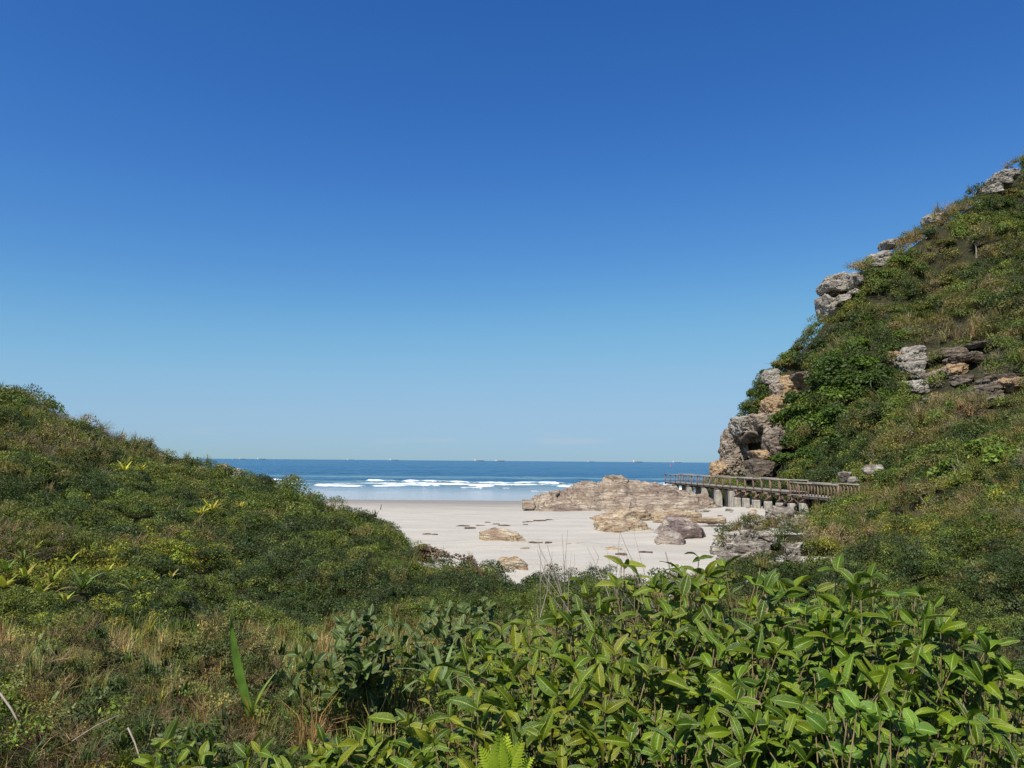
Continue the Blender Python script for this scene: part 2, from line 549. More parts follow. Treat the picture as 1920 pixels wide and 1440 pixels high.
# sea water with foam where the mesh says the wave is broken
m, nt, out = new_mat('sea_water')
b = NB(nt)
g = b.geo_pos()
fo = nt.nodes.new('ShaderNodeAttribute'); fo.attribute_name = 'foam'
sh = nt.nodes.new('ShaderNodeAttribute'); sh.attribute_name = 'shallow'
rg = nt.nodes.new('ShaderNodeAttribute'); rg.attribute_name = 'chop'
big = b.noise(b.mapping(g, (0.004, 0.012, 0.01)), 1.0, 4)
deep = b.ramp(big, [(0.35, (0.022, 0.090, 0.165)), (0.65, (0.032, 0.120, 0.205))])
col = b.mix(sh.outputs['Fac'], deep, (0.15, 0.255, 0.26))
spy = nt.nodes.new('ShaderNodeSeparateXYZ')
b.link(g, spy.inputs[0])
thin = b.ramp(b.math('DIVIDE', b.math('SUBTRACT', spy.outputs[1], 120.0), 100.0), [(0.3, (1, 1, 1)), (0.75, (0, 0, 0))])      # a skim of water over sand
col = b.mix(thin, col, (0.36, 0.335, 0.30))
foamn = b.noise(b.mapping(g, (0.42, 0.75, 1.0)), 1.0, 8, 0.72, 0.4)
fmask = b.math('MULTIPLY', b.math('SUBTRACT', b.math('ADD', fo.outputs['Fac'], b.math('MULTIPLY', foamn, 1.3)), 1.22), 2.8, clamp=True)
h1 = b.noise(b.mapping(g, (0.35, 0.9, 1.0)), 0.32, 6, 0.62)
h2 = b.noise(b.mapping(g, (0.05, 0.16, 1.0)), 0.5, 4, 0.6)
nb0 = nt.nodes.new('ShaderNodeBump')
nb0.inputs['Distance'].default_value = 2.6
b.link(b.math('ADD', h1, b.math('MULTIPLY', h2, 2.2)), nb0.inputs['Height'])
b.link(b.math('MULTIPLY', rg.outputs['Fac'], 1.0), nb0.inputs['Strength'])
p = b.principled(col, b.math('ADD', 0.10, b.math('MULTIPLY', rg.outputs['Fac'], 0.14)), b.math('SUBTRACT', 0.5, b.math('MULTIPLY', thin, 0.3)), nb0.outputs[0])
p.inputs['IOR'].default_value = 1.333
fb = b.principled((0.80, 0.82, 0.83), 0.8, 0.2, b.bump(foamn, 0.6, 0.5))
mx = nt.nodes.new('ShaderNodeMixShader')
b.link(fmask, mx.inputs[0])
b.link(p.outputs[0], mx.inputs[1])
b.link(fb.outputs[0], mx.inputs[2])
b.link(mx.outputs[0], out.inputs[0])
M['sea'] = m

M['hull_dark'] = simple_mat('dark_ship_hull', (0.26, 0.25, 0.29), 0.6, 0.3, 0.15, 0.05)
M['hull_red'] = simple_mat('red_ship_hull', (0.40, 0.27, 0.28), 0.6, 0.3, 0.15, 0.05)
M['hull_blue'] = simple_mat('blue_ship_hull', (0.27, 0.33, 0.42), 0.6, 0.3, 0.15, 0.05)
M['ship_white'] = simple_mat('white_ship_paint', (0.8, 0.8, 0.8), 0.5, 0.3, 0.05, 0.1)
M['buoy_red'] = simple_mat('red_buoy_paint', (0.42, 0.10, 0.09), 0.5, 0.4, 0.15, 1)
M['weed'] = simple_mat('dry_seaweed', (0.10, 0.07, 0.05), 0.9, 0.1, 0.4, 6)
M['bird'] = simple_mat('dark_feathers', (0.04, 0.037, 0.035), 0.8, 0.2, 0.2, 10)

# ------------------------------------------------------------------ ground shape
def sandz(x, y):
    x = np.asarray(x, float); y = np.asarray(y, float)
    z = np.interp(y, [0, 20, 26, 30, 45, 74, 93, 128, 170, 260], [0.8, 1.2, 2.2, 2.56, 2.2, 1.5, 1.0, 0.0, -0.9, -4])
    z = z + 0.55 * sstep(12, 24, x) * sstep(40, 62, y) * (1 - sstep(84, 104, y))
    n = fbm(xyz(x, y) * np.array([0.09, 0.16, 1]), 3).reshape(x.shape)
    n2 = fbm(xyz(x, y) * np.array([0.55, 0.9, 1]), 3).reshape(x.shape)
    dry = 1 - sstep(95, 125, y)
    for cx_, cy_, r_ in ((8.0, 50.0, 4.0), (9.8, 43.5, 2.6), (-0.3, 39.8, 2.4), (3.1, 38.0, 1.1), (4.6, 36.3, 1.8), (0.2, 30.0, 1.3), (10.0, 63.0, 5.0), (21.0, 76.0, 3.5)):
        z = z + 0.24 * np.exp(-((x - cx_) ** 2 + (y - cy_) ** 2) / (1.1 * r_) ** 2)      # sand blown up against the rocks
    return z + dry * (0.13 * n + 0.05 * n2)

ctrl = []
def C(u, v, D, dz=0.0):
    p = P(u, v, D)
    ctrl.append((p[0], p[1], p[2] + dz))
def W(x, y, z): ctrl.append((x, y, z))
# left dune: skyline, then the slope facing the camera (canopy is about half a metre deep)
for u, v, D in [(0, 735, 62), (60, 757, 64), (120, 790, 66), (200, 822, 68), (260, 840, 70), (300, 852, 70), (370, 864, 70), (410, 874, 69), (440, 893, 66),
                (470, 906, 62), (540, 920, 56), (600, 938, 50), (700, 970, 42), (745, 990, 38), (775, 1010, 35), (805, 1028, 32), (840, 1062, 28)]:
    C(u, v, D, -1.3 if u < 280 else (-1.75 if u < 560 else (-1.45 if u < 690 else -0.65)))
for u, v, D in [(-300, 700, 56), (0, 830, 38), (0, 900, 27), (200, 950, 27), (150, 880, 40), (300, 900, 42), (400, 950, 38), (500, 1000, 30), (600, 1050, 24), (700, 1080, 20.5), (800, 1100, 19),
                (0, 1000, 16), (200, 1050, 15), (400, 1090, 14.5), (600, 1120, 14), (790, 1040, 30), (825, 1068, 26.5), (765, 1045, 28.5), (0, 1110, 10.8), (200, 1130, 10.8), (400, 1140, 11)]:
    C(u, v, D, -0.4)
for u, v, D in [(-150, 1255, 7.4), (0, 1252, 7.6), (200, 1245, 7.7), (400, 1225, 8.0), (600, 1200, 9.0), (0, 1330, 5.5), (300, 1320, 5.6), (500, 1320, 5.5)]:
    C(u, v, D, -0.1)
for x, y, z in [(-30, 88, 0.6), (-23, 78, 1.0), (-13, 68, 0.6), (-6.5, 54, 0.8), (-1, 42, 1.0), (1.5, 33, 1.8), (-45, 92, 2.5), (-45, 112, -1.5), (-62, 84, 9), (-80, 66, 18), (-60, 40, 14.5), (-40, 8, 6.2), (-85, 100, 4), (-90, 125, -2),
                (0, 0, 4.9), (0, 3, 4.85), (0, -12, 5.2), (-20, -12, 5.8), (1, 6, 4.6), (0.5, 10, 4.1), (0.5, 15, 3.5), (0.3, 19.5, 2.85), (1, 24, 2.3), (3, 29, 1.8), (7, 27, 1.95), (4, 22, 2.1), (4, 14, 3.2), (9, 22, 2.5), (6, 18, 2.6), (10, 33, 1.6),
                (0, 35, 1.0), (5, 45, 0.9), (0, 60, 0), (10, 60, 0.8), (-12, 90, -0.6), (14, 75, 0.9), (5, 100, -1.5), (18, 92, 0.9), (15, 110, -1.5), (0, 135, -3.5), (-60, 145, -4), (35, 155, -5), (-20, 125, -2.8), (10, 160, -5)]:
    W(x, y, z)
# right side: low shelf, foot of the headland, headland slope and skyline
for u, v, D in [(1920, 1250, 5.5), (1900, 1120, 9), (1900, 1060, 12.5), (1900, 1000, 18), (1900, 900, 32), (1900, 800, 52), (1800, 800, 62), (1800, 900, 38), (1700, 900, 46), (1700, 850, 62), (1650, 1010, 24), (1700, 1050, 15),
                (1600, 850, 78), (1600, 885, 66), (1500, 1040, 22), (1510, 990, 34), (1560, 968, 50), (1610, 930, 57), (1700, 760, 80), (1700, 690, 92), (1560, 760, 96), (1560, 690, 104), (1500, 800, 102),
                (1900, 700, 72), (1900, 600, 88), (1920, 1180, 7), (1900, 500, 105), (1900, 400, 122), (1800, 500, 113), (1800, 600, 98), (1800, 700, 82), (1700, 600, 106), (1700, 530, 116), (1600, 600, 116), (1600, 650, 110), (1500, 710, 114), (1470, 760, 114), (1460, 860, 108), (1440, 880, 110)]:
    C(u, v, D, -0.5)
for u, v, D in [(1920, 295, 140), (1860, 348, 136), (1750, 417, 132), (1660, 484, 128), (1600, 497, 126), (1552, 526, 125), (1548, 592, 122), (1492, 655, 121), (1443, 700, 120), (1404, 752, 119), (1384, 822, 118), (1378, 872, 117)]:
    p = P(u, v, D)
    W(p[0] + 1.3, p[1], p[2] - (1.1 if v > 500 else 2.0))
    W(p[0] - 6.5, p[1] + 2.5, p[2] * 0.42 - 4)
    W(p[0] - 5, p[1] + 12, p[2] * 0.3 - 6)
for x, y, z in [(26, 112, 1.2), (29.5, 112, 2.5), (29.5, 120, 1.0), (27, 104, 2.2), (24, 104, 1.2), (24, 118, -1.5),  (28, 96, 3.8), (29, 88, 4.0), (29.5, 78, 4.2), (25, 82, 1.2), (22, 92, 0.9), (24.6, 72, 1.4), (20, 108, 0), (22, 62, 1.6), (20, 50, 2.2), (16.5, 42, 2.2), (13, 33, 2.2), (17, 36, 3.1), (14, 27, 3.0), (11, 27, 2.5),
                (24, 60, 2.4), (26, 64, 2.6), (30, 64, 4.6), (60, 20, 14), (30, -10, 7), (70, 60, 19), (95, 70, 34), (110, 110, 57), (115, 145, 66), (98, 146, 54), (92, 128, 54), (104, 132, 60), (110, 160, 40), (50, 8, 11), (100, 20, 26), (60, 165, 20), (20, 135, -4), (28, 135, -3)]:
    W(x, y, z)
ctrl = np.array(ctrl)

def tps_fit(c, lam):
    n = len(c)
    d = np.linalg.norm(c[:, None, :2] - c[None, :, :2], axis=2)
    K = np.where(d > 0, d * d * np.log(d + 1e-9), 0) + lam * np.eye(n)
    Pm = np.concatenate([np.ones((n, 1)), c[:, :2]], 1)
    A = np.zeros((n + 3, n + 3))
    A[:n, :n], A[:n, n:], A[n:, :n] = K, Pm, Pm.T
    return np.linalg.solve(A, np.concatenate([c[:, 2], np.zeros(3)]))
TPSW = tps_fit(ctrl, 0.4)

def tps(x, y):
    x = np.asarray(x, float); shp = x.shape
    x = x.ravel(); y = np.broadcast_to(np.asarray(y, float), shp).ravel()
    o = np.empty(len(x))
    for s in range(0, len(x), 20000):
        xs, ys = x[s:s + 20000], y[s:s + 20000]
        d = np.sqrt((xs[:, None] - ctrl[None, :, 0]) ** 2 + (ys[:, None] - ctrl[None, :, 1]) ** 2)
        o[s:s + 20000] = (d * d * np.log(d + 1e-9)) @ TPSW[:-3] + TPSW[-3] + TPSW[-2] * xs + TPSW[-1] * ys
    return o.reshape(shp)

def groundz(x, y):
    x = np.asarray(x, float); y = np.asarray(y, float)
    r = np.sqrt(x * x + y * y)
    z = tps(x, y)
    a = np.clip(r / 60.0, 0.05, 1.0)
    n = fbm(xyz(x, y) * 0.16, 4).reshape(x.shape) * 0.55 + fbm(xyz(x, y) * 0.6 + 9, 3).reshape(x.shape) * 0.2
    steep = sstep(9, 20, z)
    lg = fbm(xyz(x, y, z * 0.8) * 0.07 + 3.1, 3).reshape(x.shape)
    z = z + a * n + steep * lg * 1.7 + 5.0 * np.exp(-((x - 39.0) / 6.5) ** 2 - ((y - 96) / 5.0) ** 2) + 13.0 * np.exp(-((x - 40.0) / 5.0) ** 2 - ((y - 117.5) / 6.0) ** 2)
    # crest lines of the headland and of the left dune, as height over distance in each direction
    q_ = (np.stack([x, y, z], -1) - EYE) @ CRn
    w_ = np.maximum(-q_[..., 2], 1.0)
    ang = 960 + FPX * q_[..., 0] / w_
    def crest_cap(us, vs_, k, deep):
        vv_ = np.interp(ang, us, vs_)
        d = np.stack([(ang - 960) / FPX, -(vv_ - 720) / FPX, -np.ones_like(ang)], -1) @ CRn.T
        cap = EYE[2] + d[..., 2] / d[..., 1] * y - deep
        t_ = np.clip((cap - z) / k, -60, 60)
        return cap - k * np.log1p(np.exp(t_))
    zr = crest_cap([1355, 1366, 1384, 1404, 1443, 1492, 1545, 1552, 1600, 1660, 1720, 1750, 1860, 1920, 2100], [885, 872, 822, 752, 702, 657, 598, 524, 500, 486, 442, 420, 350, 300, 160], 0.7, 1.15)
    z = np.where((y > 60) & (x > 20), zr, z)
    zl = crest_cap([-300, 0, 60, 120, 200, 260, 300, 370, 410, 440, 470, 540, 600, 700, 745, 775, 805, 850], [600, 740, 762, 794, 824, 842, 854, 866, 878, 898, 908, 922, 940, 968, 990, 1008, 1026, 1066], 0.35, 0.75)
    z = np.where((y > 24) & (x < 2), zl, z)
    edge = np.interp(y, [100, 117, 160], [27.0, 32.0, 84.0]) - x       # the headland drops into the sea here
    return np.where((y > 101) & (edge > 0), np.minimum(z, 2.2 - 1.1 * edge), z)

GX = np.arange(-95, 118, 0.6)
GY = np.arange(-14, 172, 0.6)
gx, gy = np.meshgrid(GX, GY)
GZ = groundz(gx, gy)
hill = obj('hillside', mesh_np('hillside', np.stack([gx, gy, GZ], -1).reshape(-1, 3), grid_faces(len(GX), len(GY)), True), M['soil'])
tag(hill, kind='structure')

def gz(x, y):
    """ground height by bilinear lookup"""
    x = np.asarray(x, float); y = np.asarray(y, float)
    fx = np.clip((x - GX[0]) / 0.6, 0, len(GX) - 1.001); fy = np.clip((y - GY[0]) / 0.6, 0, len(GY) - 1.001)
    ix = fx.astype(int); iy = fy.astype(int); tx = fx - ix; ty = fy - iy
    return (GZ[iy, ix] * (1 - tx) + GZ[iy, ix + 1] * tx) * (1 - ty) + (GZ[iy + 1, ix] * (1 - tx) + GZ[iy + 1, ix + 1] * tx) * ty

def gnorm(x, y):
    e = 0.6
    n = np.stack([-(gz(x + e, y) - gz(x - e, y)) / (2 * e), -(gz(x, y + e) - gz(x, y - e)) / (2 * e), np.ones_like(np.asarray(x, float))], -1)
    return n / np.linalg.norm(n, axis=-1)[..., None]

# beach
bx, by = np.meshgrid(np.arange(-150, 75, 0.75), np.arange(16, 240, 0.75))
beach = obj('beach', mesh_np('beach', np.stack([bx, by, sandz(bx, by)], -1).reshape(-1, 3), grid_faces(bx.shape[1], bx.shape[0]), True), M['sand'])
tag(beach, kind='structure')

# ------------------------------------------------------------------ sea
xs = np.concatenate([np.linspace(-60000, -1200, 8), np.linspace(-900, -190, 14), np.arange(-170, 150, 0.9), np.linspace(170, 900, 14), np.linspace(1200, 60000, 8)])
ys = np.concatenate([np.arange(118, 175, 1.0), np.arange(175, 262, 0.42), np.arange(262, 420, 1.1), np.geomspace(421, 1500, 110), np.geomspace(1520, 60000, 40)])
sx, sy = np.meshgrid(xs, ys)
q = xyz(sx, sy)
surf = sstep(165, 200, sy)                       # waves die out on the shallows
farfade = 1 - sstep(600, 1300, sy)
warp = fbm(q * np.array([0.012, 0.01, 1]) + 5, 3).reshape(sx.shape)
sw1 = np.sin(sy * 0.30 + 3.0 * warp + 0.012 * sx)
sw2 = np.sin(sy * 0.17 - 0.03 * sx + 4.0 * warp)
chop = fbm(q * np.array([0.07, 0.2, 1]), 3).reshape(sx.shape)
zsea = surf * farfade * (0.20 * np.maximum(sw1, -0.4) + 0.2 * sw2 + 0.22 * chop)
foam = np.zeros_like(sx)
shal = 0.55 * (1 - sstep(200, 250, sy)) * sstep(160, 178, sy)
sn = fbm(q * np.array([0.035, 0.0, 1]) + 2.2, 3).reshape(sx.shape)
sm = fbm(q * np.array([0.25, 0.35, 1]) + 7.7, 4).reshape(sx.shape)

def breaker(y0, hgt, wid, env, slope_x, trail, k):
    """a wave with a white broken front (towards the beach) and foam behind it"""
    global zsea, foam, shal
    line = y0 + slope_x * sx + 3.5 * fbm(q * np.array([0.02, 0.0, 1]) + k, 3).reshape(sx.shape)
    d = sy - line + 2.2 * sm                      # negative: shoreward
    body = np.where(d < 0, np.exp(-(d / (wid * 0.35)) ** 2), np.exp(-(d / wid) ** 2))
    e = env
    zsea = zsea + hgt * body * (0.35 + 0.65 * e) * (1 + 0.22 * sm)
    white = np.where(d < 0, 1 - sstep(trail * 0.5, trail, -d), 1 - sstep(wid * 0.12, wid * 0.6, d))
    foam = np.maximum(foam, e * white * (0.95 + 0.35 * sm))
    shal = np.maximum(shal, 0.75 * np.exp(-(d / (wid * 1.2)) ** 2) * sstep(0.0, 0.4, hgt) * (1 - 0.3 * e))
# main broken wave, its trailing sheet, and the small bores nearer the beach
env1 = sstep(-0.75, -0.05, sn + 0.25 * sm + 0.35 * sstep(-60, -20, sx) * (1 - sstep(0, 14, sx)) + 0.30 * (1 - sstep(-75, -55, sx)))
breaker(224, 0.8, 4.2, env1 * (0.74 + 0.26 * sstep(-0.3, 0.3, fbm(q * np.array([0.11, 0.0, 1]) + 77, 3).reshape(sx.shape))), -0.02, 2.2, 1.0)
breaker(212, 0.35, 3.0, 0.78 + 0.22 * sstep(-0.35, 0.1, fbm(q * np.array([0.03, 0.0, 1]) + 12, 3).reshape(sx.shape)), -0.03, 2.3, 2.0)
breaker(192, 0.24, 3.5, sstep(0.0, 0.28, fbm(q * np.array([0.06, 0.0, 1]) + 21, 3).reshape(sx.shape) + 0.12), -0.03, 3.2, 3.0)
breaker(181, 0.16, 3.0, sstep(0.1, 0.34, fbm(q * np.array([0.07, 0.0, 1]) + 31, 3).reshape(sx.shape) + 0.05), -0.04, 2.2, 4.0)
breaker(170, 0.08, 2.5, 0.9 * sstep(0.12, 0.36, fbm(q * np.array([0.06, 0.0, 1]) + 41, 3).reshape(sx.shape)), -0.05, 1.8, 5.0)
breaker(290, 0.75, 9.0, 0 * sx, 0.01, 3, 6.0)
chopf = sstep(160, 205, sy) * 0.95 + 0.05
sea = obj('sea', mesh_np('sea', np.stack([sx, sy, zsea], -1).reshape(-1, 3), grid_faces(len(xs), len(ys)), True,
          attrs={'foam': ('FLOAT', foam.astype(np.float32)), 'shallow': ('FLOAT', np.clip(shal, 0, 1).astype(np.float32)), 'chop': ('FLOAT', chopf.astype(np.float32))}), M['sea'])
tag(sea, kind='structure')

# ------------------------------------------------------------------ placing on the ground along a photo ray
def hit(u, v, dmin=3.0, dmax=175.0):
    d = CRn @ np.array([(u - 960.0) / FPX, -(v - 720.0) / FPX, -1.0])
    ts = np.geomspace(dmin, dmax, 700) / d[1]
    q_ = EYE[None] + ts[:, None] * d[None]
    h_ = np.maximum(gz(q_[:, 0], q_[:, 1]), sandz(q_[:, 0], q_[:, 1]))
    k = np.argmax(q_[:, 2] < h_)
    return np.array([q_[k, 0], q_[k, 1], h_[k]]) if (q_[:, 2] < h_).any() else q_[-1]

# ------------------------------------------------------------------ rocks
def ico(sub):
    bm = bmesh.new()
    bmesh.ops.create_icosphere(bm, subdivisions=sub, radius=1.0)
    V = np.array([v.co[:] for v in bm.verts])
    F = np.array([[v.index for v in f.verts] for f in bm.faces])
    bm.free()
    return V, F
ICO = {k: ico(k) for k in (3, 4, 5, 6)}

def rock_mesh(name, dims, seed, sub=5, nplanes=14, rough=0.10, strata=None, boxy=0.4, tilt=0.0):
    """faceted boulder: a ball cut by random planes, then weathered, layered and cracked"""
    rg_ = np.random.default_rng(seed)
    V, F = ICO[sub]
    nn = rg_.normal(size=(nplanes, 3)); nn /= np.linalg.norm(nn, axis=1)[:, None]
    dd = rg_.uniform(0.72, 1.05, nplanes) if boxy < 0.7 else rg_.uniform(0.95, 1.3, nplanes)
    bxn = np.array([[1, 0, 0], [-1, 0, 0], [0, 1, 0], [0, -1, 0], [0, 0, 1], [0, 0, -1]], float) + rg_.normal(0, 0.12, (6, 3))
    bxn /= np.linalg.norm(bxn, axis=1)[:, None]
    nn = np.concatenate([nn, bxn]); dd = np.concatenate([dd, np.full(6, 1.0 - 0.28 * boxy) + rg_.uniform(-0.05, 0.05, 6)])
    dot = V @ nn.T
    r = np.min(np.where(dot > 0.08, dd[None] / np.maximum(dot, 0.08), 9), 1)
    r = np.minimum(r, 1.6)
    p = V * r[:, None]
    p = p / np.abs(p).max(0)[None] * np.asarray(dims)[None]
    s = float(np.mean(dims))
    off = seed * 3.7
    n1 = fbm(p / s * 1.3 + off, 4)
    n2 = fbm(p / s * 5.0 + off, 4, ridged=True)
    disp = rough * s * (0.8 * n1 + 0.34 * (n2 - 0.6)) + 0.012 * s * (fbm(p / s * 14.0 + off, 3, ridged=True) - 0.5)
    if strata:
        sd, sp_, dp = strata
        sd = np.asarray(sd, float); sd /= np.linalg.norm(sd)
        t = (p @ sd) / sp_ + 0.5 * fbm(p / s * 1.1 + off + 5, 3)
        k = np.floor(t); f = t - k
        disp = disp + dp * (hash1(k.astype(int) + 512, seed) - 0.5) - dp * 0.9 * (1 - sstep(0.0, 0.16, np.minimum(f, 1 - f)))
    disp = disp + 0.05 * s * fbm(p / s * 2.6 + off + 40, 2)
    p = p + V * disp[:, None]
    if tilt:
        c_, s_ = math.cos(tilt), math.sin(tilt)
        p = p @ np.array([[c_, 0, s_], [0, 1, 0], [-s_, 0, c_]]).T
    return mesh_np(name, p, F, True)

ROCKS = []   # (centre, radius) used to keep plants off bare rock
def rock(name, label, u0, u1, v0, v1, D, mat, seed, depth=None, group=None, cat='rock', sub=5, parent=None, sink=0.0, clear=True, **kw):
    """a boulder that spans those photo columns and rows at distance D"""
    a, b2 = P(u0, v1, D), P(u1, v0, D)
    w, h = b2[0] - a[0], b2[2] - a[2]
    dp = depth if depth else max(w, h) * 0.8
    c = np.array([(a[0] + b2[0]) / 2, D + dp * 0.35, (a[2] + b2[2]) / 2 - sink * h / 2])
    me = rock_mesh(name, (w / 2 * 1.02, dp / 2, h / 2 * (1 + sink) * 1.02), seed, sub, **kw)
    if parent is None:
        o = obj(name, me, mat, loc=c)
        tag(o, label, cat, group)
    else:
        o = obj(name, me, mat, parent, Vector(c.tolist()) - parent.location)
        if label: o['label'] = label
    if clear: ROCKS.append((c, w / 2, dp / 2, h / 2))
    return o

# the long layered outcrop on the sand
pu = [975, 985, 1000, 1015, 1040, 1060, 1075, 1090, 1128, 1134, 1150, 1166, 1190, 1230, 1262, 1290, 1330, 1366, 1378]
pv = [972, 948, 938, 926, 922, 917, 908, 903, 906, 897, 892, 896, 902, 908, 913, 924, 934, 950, 972]
DA = 89.0
pp = np.array([P(u, v, DA) for u, v in zip(pu, pv)])
LX = np.linspace(pp[0, 0] - 0.6, pp[-1, 0] + 0.8, 300)
LY = np.linspace(81.5, 98.0, 150)
lx, ly = np.meshgrid(LX, LY)
crest = np.interp(lx, pp[:, 0], pp[:, 2])
base = 0.4
qq = xyz(lx, ly)
yc = 89.5 + 1.2 * fbm(qq * np.array([0.15, 0, 1]) + 4, 2).reshape(lx.shape)
t = (ly - yc) / np.where(ly < yc, 7.2, 6.5)
t = t + 0.10 * fbm(qq * np.array([0.35, 0.35, 1]) + 8, 3).reshape(lx.shape)
prof = np.clip(1 - np.abs(t) ** 1.5, -0.4, 1)
az = base + (crest - base) * prof
# tilted layers: stepped ledges running down to the right
sc_ = (az * 1.0 + 0.22 * (lx - 10) - 0.12 * (ly - 88)) / 0.42 + 0.9 * fbm(qq * np.array([0.3, 0.4, 1]) + 2, 3).reshape(lx.shape)
kk = np.floor(sc_); ff = sc_ - kk
led = (hash1(kk.ravel().astype(int) + 300, 3).reshape(lx.shape) - 0.5) * 0.5 - 0.36 * (1 - sstep(0, 0.22, np.minimum(ff, 1 - ff)))
az = az + led * np.clip(prof + 0.1, 0, 1) * 0.9 + (0.24 * fbm(qq * 1.1, 4, ridged=True).reshape(lx.shape) - 0.14) * np.clip(prof + 0.3, 0, 1)
oA = obj('rock_outcrop', mesh_np('rock_outcrop', np.stack([lx, ly, az], -1).reshape(-1, 3), grid_faces(300, 150), True), M['rockA'])
tag(oA, 'largest layered outcrop of pale and purple rock in front of the surf', 'rock')
S1 = ((0.4, 0.1, 1.0), 0.42, 0.10)
rock('boulder', 'rounded pale knob of rock on top of the large outcrop', 1132, 1178, 892, 925, 88.5, M['rockA'], 11, 3.5, strata=((0.7, 0.2, 0.6), 0.5, 0.08), clear=False)
rock('boulder', 'small dark boulder at the left shoulder of the large outcrop', 1032, 1050, 919, 933, 87.5, M['rockP'], 12, 1.2, sub=4, clear=False)
rock('boulder', 'small jagged stone at the seaward left tip of the large outcrop', 979, 1003, 938, 958, 84.5, M['rockA'], 13, 1.6, sub=4, boxy=0.8, clear=False)
SY = ((-0.5, 0.3, 0.9), 0.28, 0.09)
rock('rock_slab', 'low ochre rock shelf just in front of the large outcrop', 1112, 1250, 960, 983, 60, M['rockY'], 21, 6.0, strata=SY, sink=1.0, sub=6, boxy=0.0, clear=False)
rock('rock_slab', 'layered yellow and brown rock slab in the middle of the beach', 1108, 1246, 976, 1012, 47, M['rockY'], 22, 4.6, strata=SY, sink=0.9, sub=6, tilt=0.10, boxy=0.0, clear=False)
rock('rock_slab', 'low tan rock shelf sloping from the large outcrop towards the boardwalk', 1190, 1372, 934, 962, 77, M['rockA'], 32, 7.0, strata=SY, sink=1.0, sub=6, boxy=0.0, clear=False)
rock('rock_slab', 'thin pale rock ledge between the large outcrop and the bare sand', 1225, 1315, 958, 976, 58, M['rockY'], 23, 2.5, strata=SY, sink=0.8, clear=False)
rock('boulder', 'cracked purple brown boulder with a pale foot on the sand', 1242, 1338, 972, 1030, 42, M['rockP'], 24, 2.9, strata=((0.25, 0.1, 1.0), 0.75, 0.10), sink=0.5, sub=6, tilt=-0.12, rough=0.06, clear=False)
rock('boulder', 'pale wedge of rock leaning against the cracked purple boulder', 1232, 1290, 995, 1036, 40, M['rockP'], 25, 1.5, sink=0.5, tilt=0.35, clear=False)
rock('boulder', 'cream and tan fan shaped boulder alone on the sand', 898, 1002, 994, 1036, 38.5, M['rockY'], 26, 2.2, strata=((0.8, 0.2, 0.5), 0.22, 0.05), sink=0.9, sub=6, rough=0.07, boxy=0.0, clear=False)
rock('boulder', 'small tan stone at the right foot of the fan shaped boulder', 972, 1002, 1028, 1043, 36.5, M['rockY'], 27, 0.7, sink=0.6, sub=4, clear=False)
rock('boulder', 'small orange stone half buried behind the dry stalks', 1058, 1102, 1018, 1038, 37, M['rockY'], 28, 1.0, sink=0.6, sub=4, clear=False)
rock('rock_slab', 'flat reddish rock strip in the sand behind the dry stalks', 1096, 1185, 1030, 1048, 35, M['rockY'], 29, 1.8, strata=SY, sink=0.8, clear=False)
rock('boulder', 'tan boulder half hidden by the shrubs at the near edge of the beach', 935, 1000, 1048, 1085, 29, M['rockY'], 30, 1.2, sink=0.4, clear=False)
rock('rock_slab', 'pale flat slab lying flush in the sand below the boardwalk', 1310, 1364, 971, 977, 54, M['rockY'], 31, 1.6, sink=0.9, sub=4, clear=False)
# grey rocks at the foot of the right bank
SG = ((0.5, 0.3, 0.8), 0.3, 0.10)
gl = [('jagged dark grey rock standing at the sand edge of the right bank', 1362, 1392, 998, 1034, 34, 41, 0.7, 0.3),
      ('grey brown rock leaning right of the jagged dark rock', 1388, 1420, 994, 1018, 36, 50, 0.9, 0.4),
      ('brown and grey rock at the foot of the boardwalk bank', 1402, 1440, 966, 992, 46, 42, 1.6, 0.4),
      ('flat grey rock nearest the low concrete footings', 1446, 1488, 956, 972, 52, 43, 2.0, 0.4),
      ('broad whitish slab with dark streaks on the right bank', 1382, 1450, 1014, 1040, 30, 44, 1.6, 0.5),
      ('large grey rock just above the leaves of the big shrub', 1356, 1404, 1040, 1082, 26.5, 45, 1.0, 0.3),
      ('dark flat rock behind the whitish slab on the right bank', 1420, 1462, 996, 1014, 33, 46, 1.4, 0.5),
      ('rounded white rock among the weeds on the right bank', 1474, 1506, 1022, 1054, 25, 47, 0.7, 0.4),
      ('low grey rock wedged at the right end of the bank rocks', 1420, 1466, 1046, 1080, 25, 48, 0.9, 0.4),
      ('brown rock among the weeds above the grey bank rocks', 1470, 1512, 974, 990, 41, 49, 1.4, 0.4)]
for lb, u0, u1, v0, v1, D, sd, dp, sk in gl:
    rock('bank_rock', lb, u0, u1, v0, v1, D, M['rockG'], sd, dp, 'grey rocks along the foot of the right bank', strata=((0.6 - 0.1 * (sd % 7), 0.3, 0.7), 0.3, 0.13), sink=sk, rough=0.26, boxy=0.3 + 0.1 * (sd % 6), sub=5, tilt=0.12 * (sd % 5 - 2))
rr_ = random.Random(5)
for k in range(18):
    u = rr_.uniform(1285, 1420); v = 946 + rr_.uniform(0, 16) + max(0, u - 1360) * 0.1
    h_ = hit(u, v); w_ = rr_.uniform(3, 9)
    rock('beach_stone', 'small pale stone on the sand between the outcrop and the concrete footings', u - w_, u + w_, v - w_ * 0.6, v + w_ * 0.5, h_[1], M['rockY'] if k % 3 else M['rockG'], 600 + k, None, 'small stones below the boardwalk', sub=3, rough=0.2, boxy=0.5, clear=False)
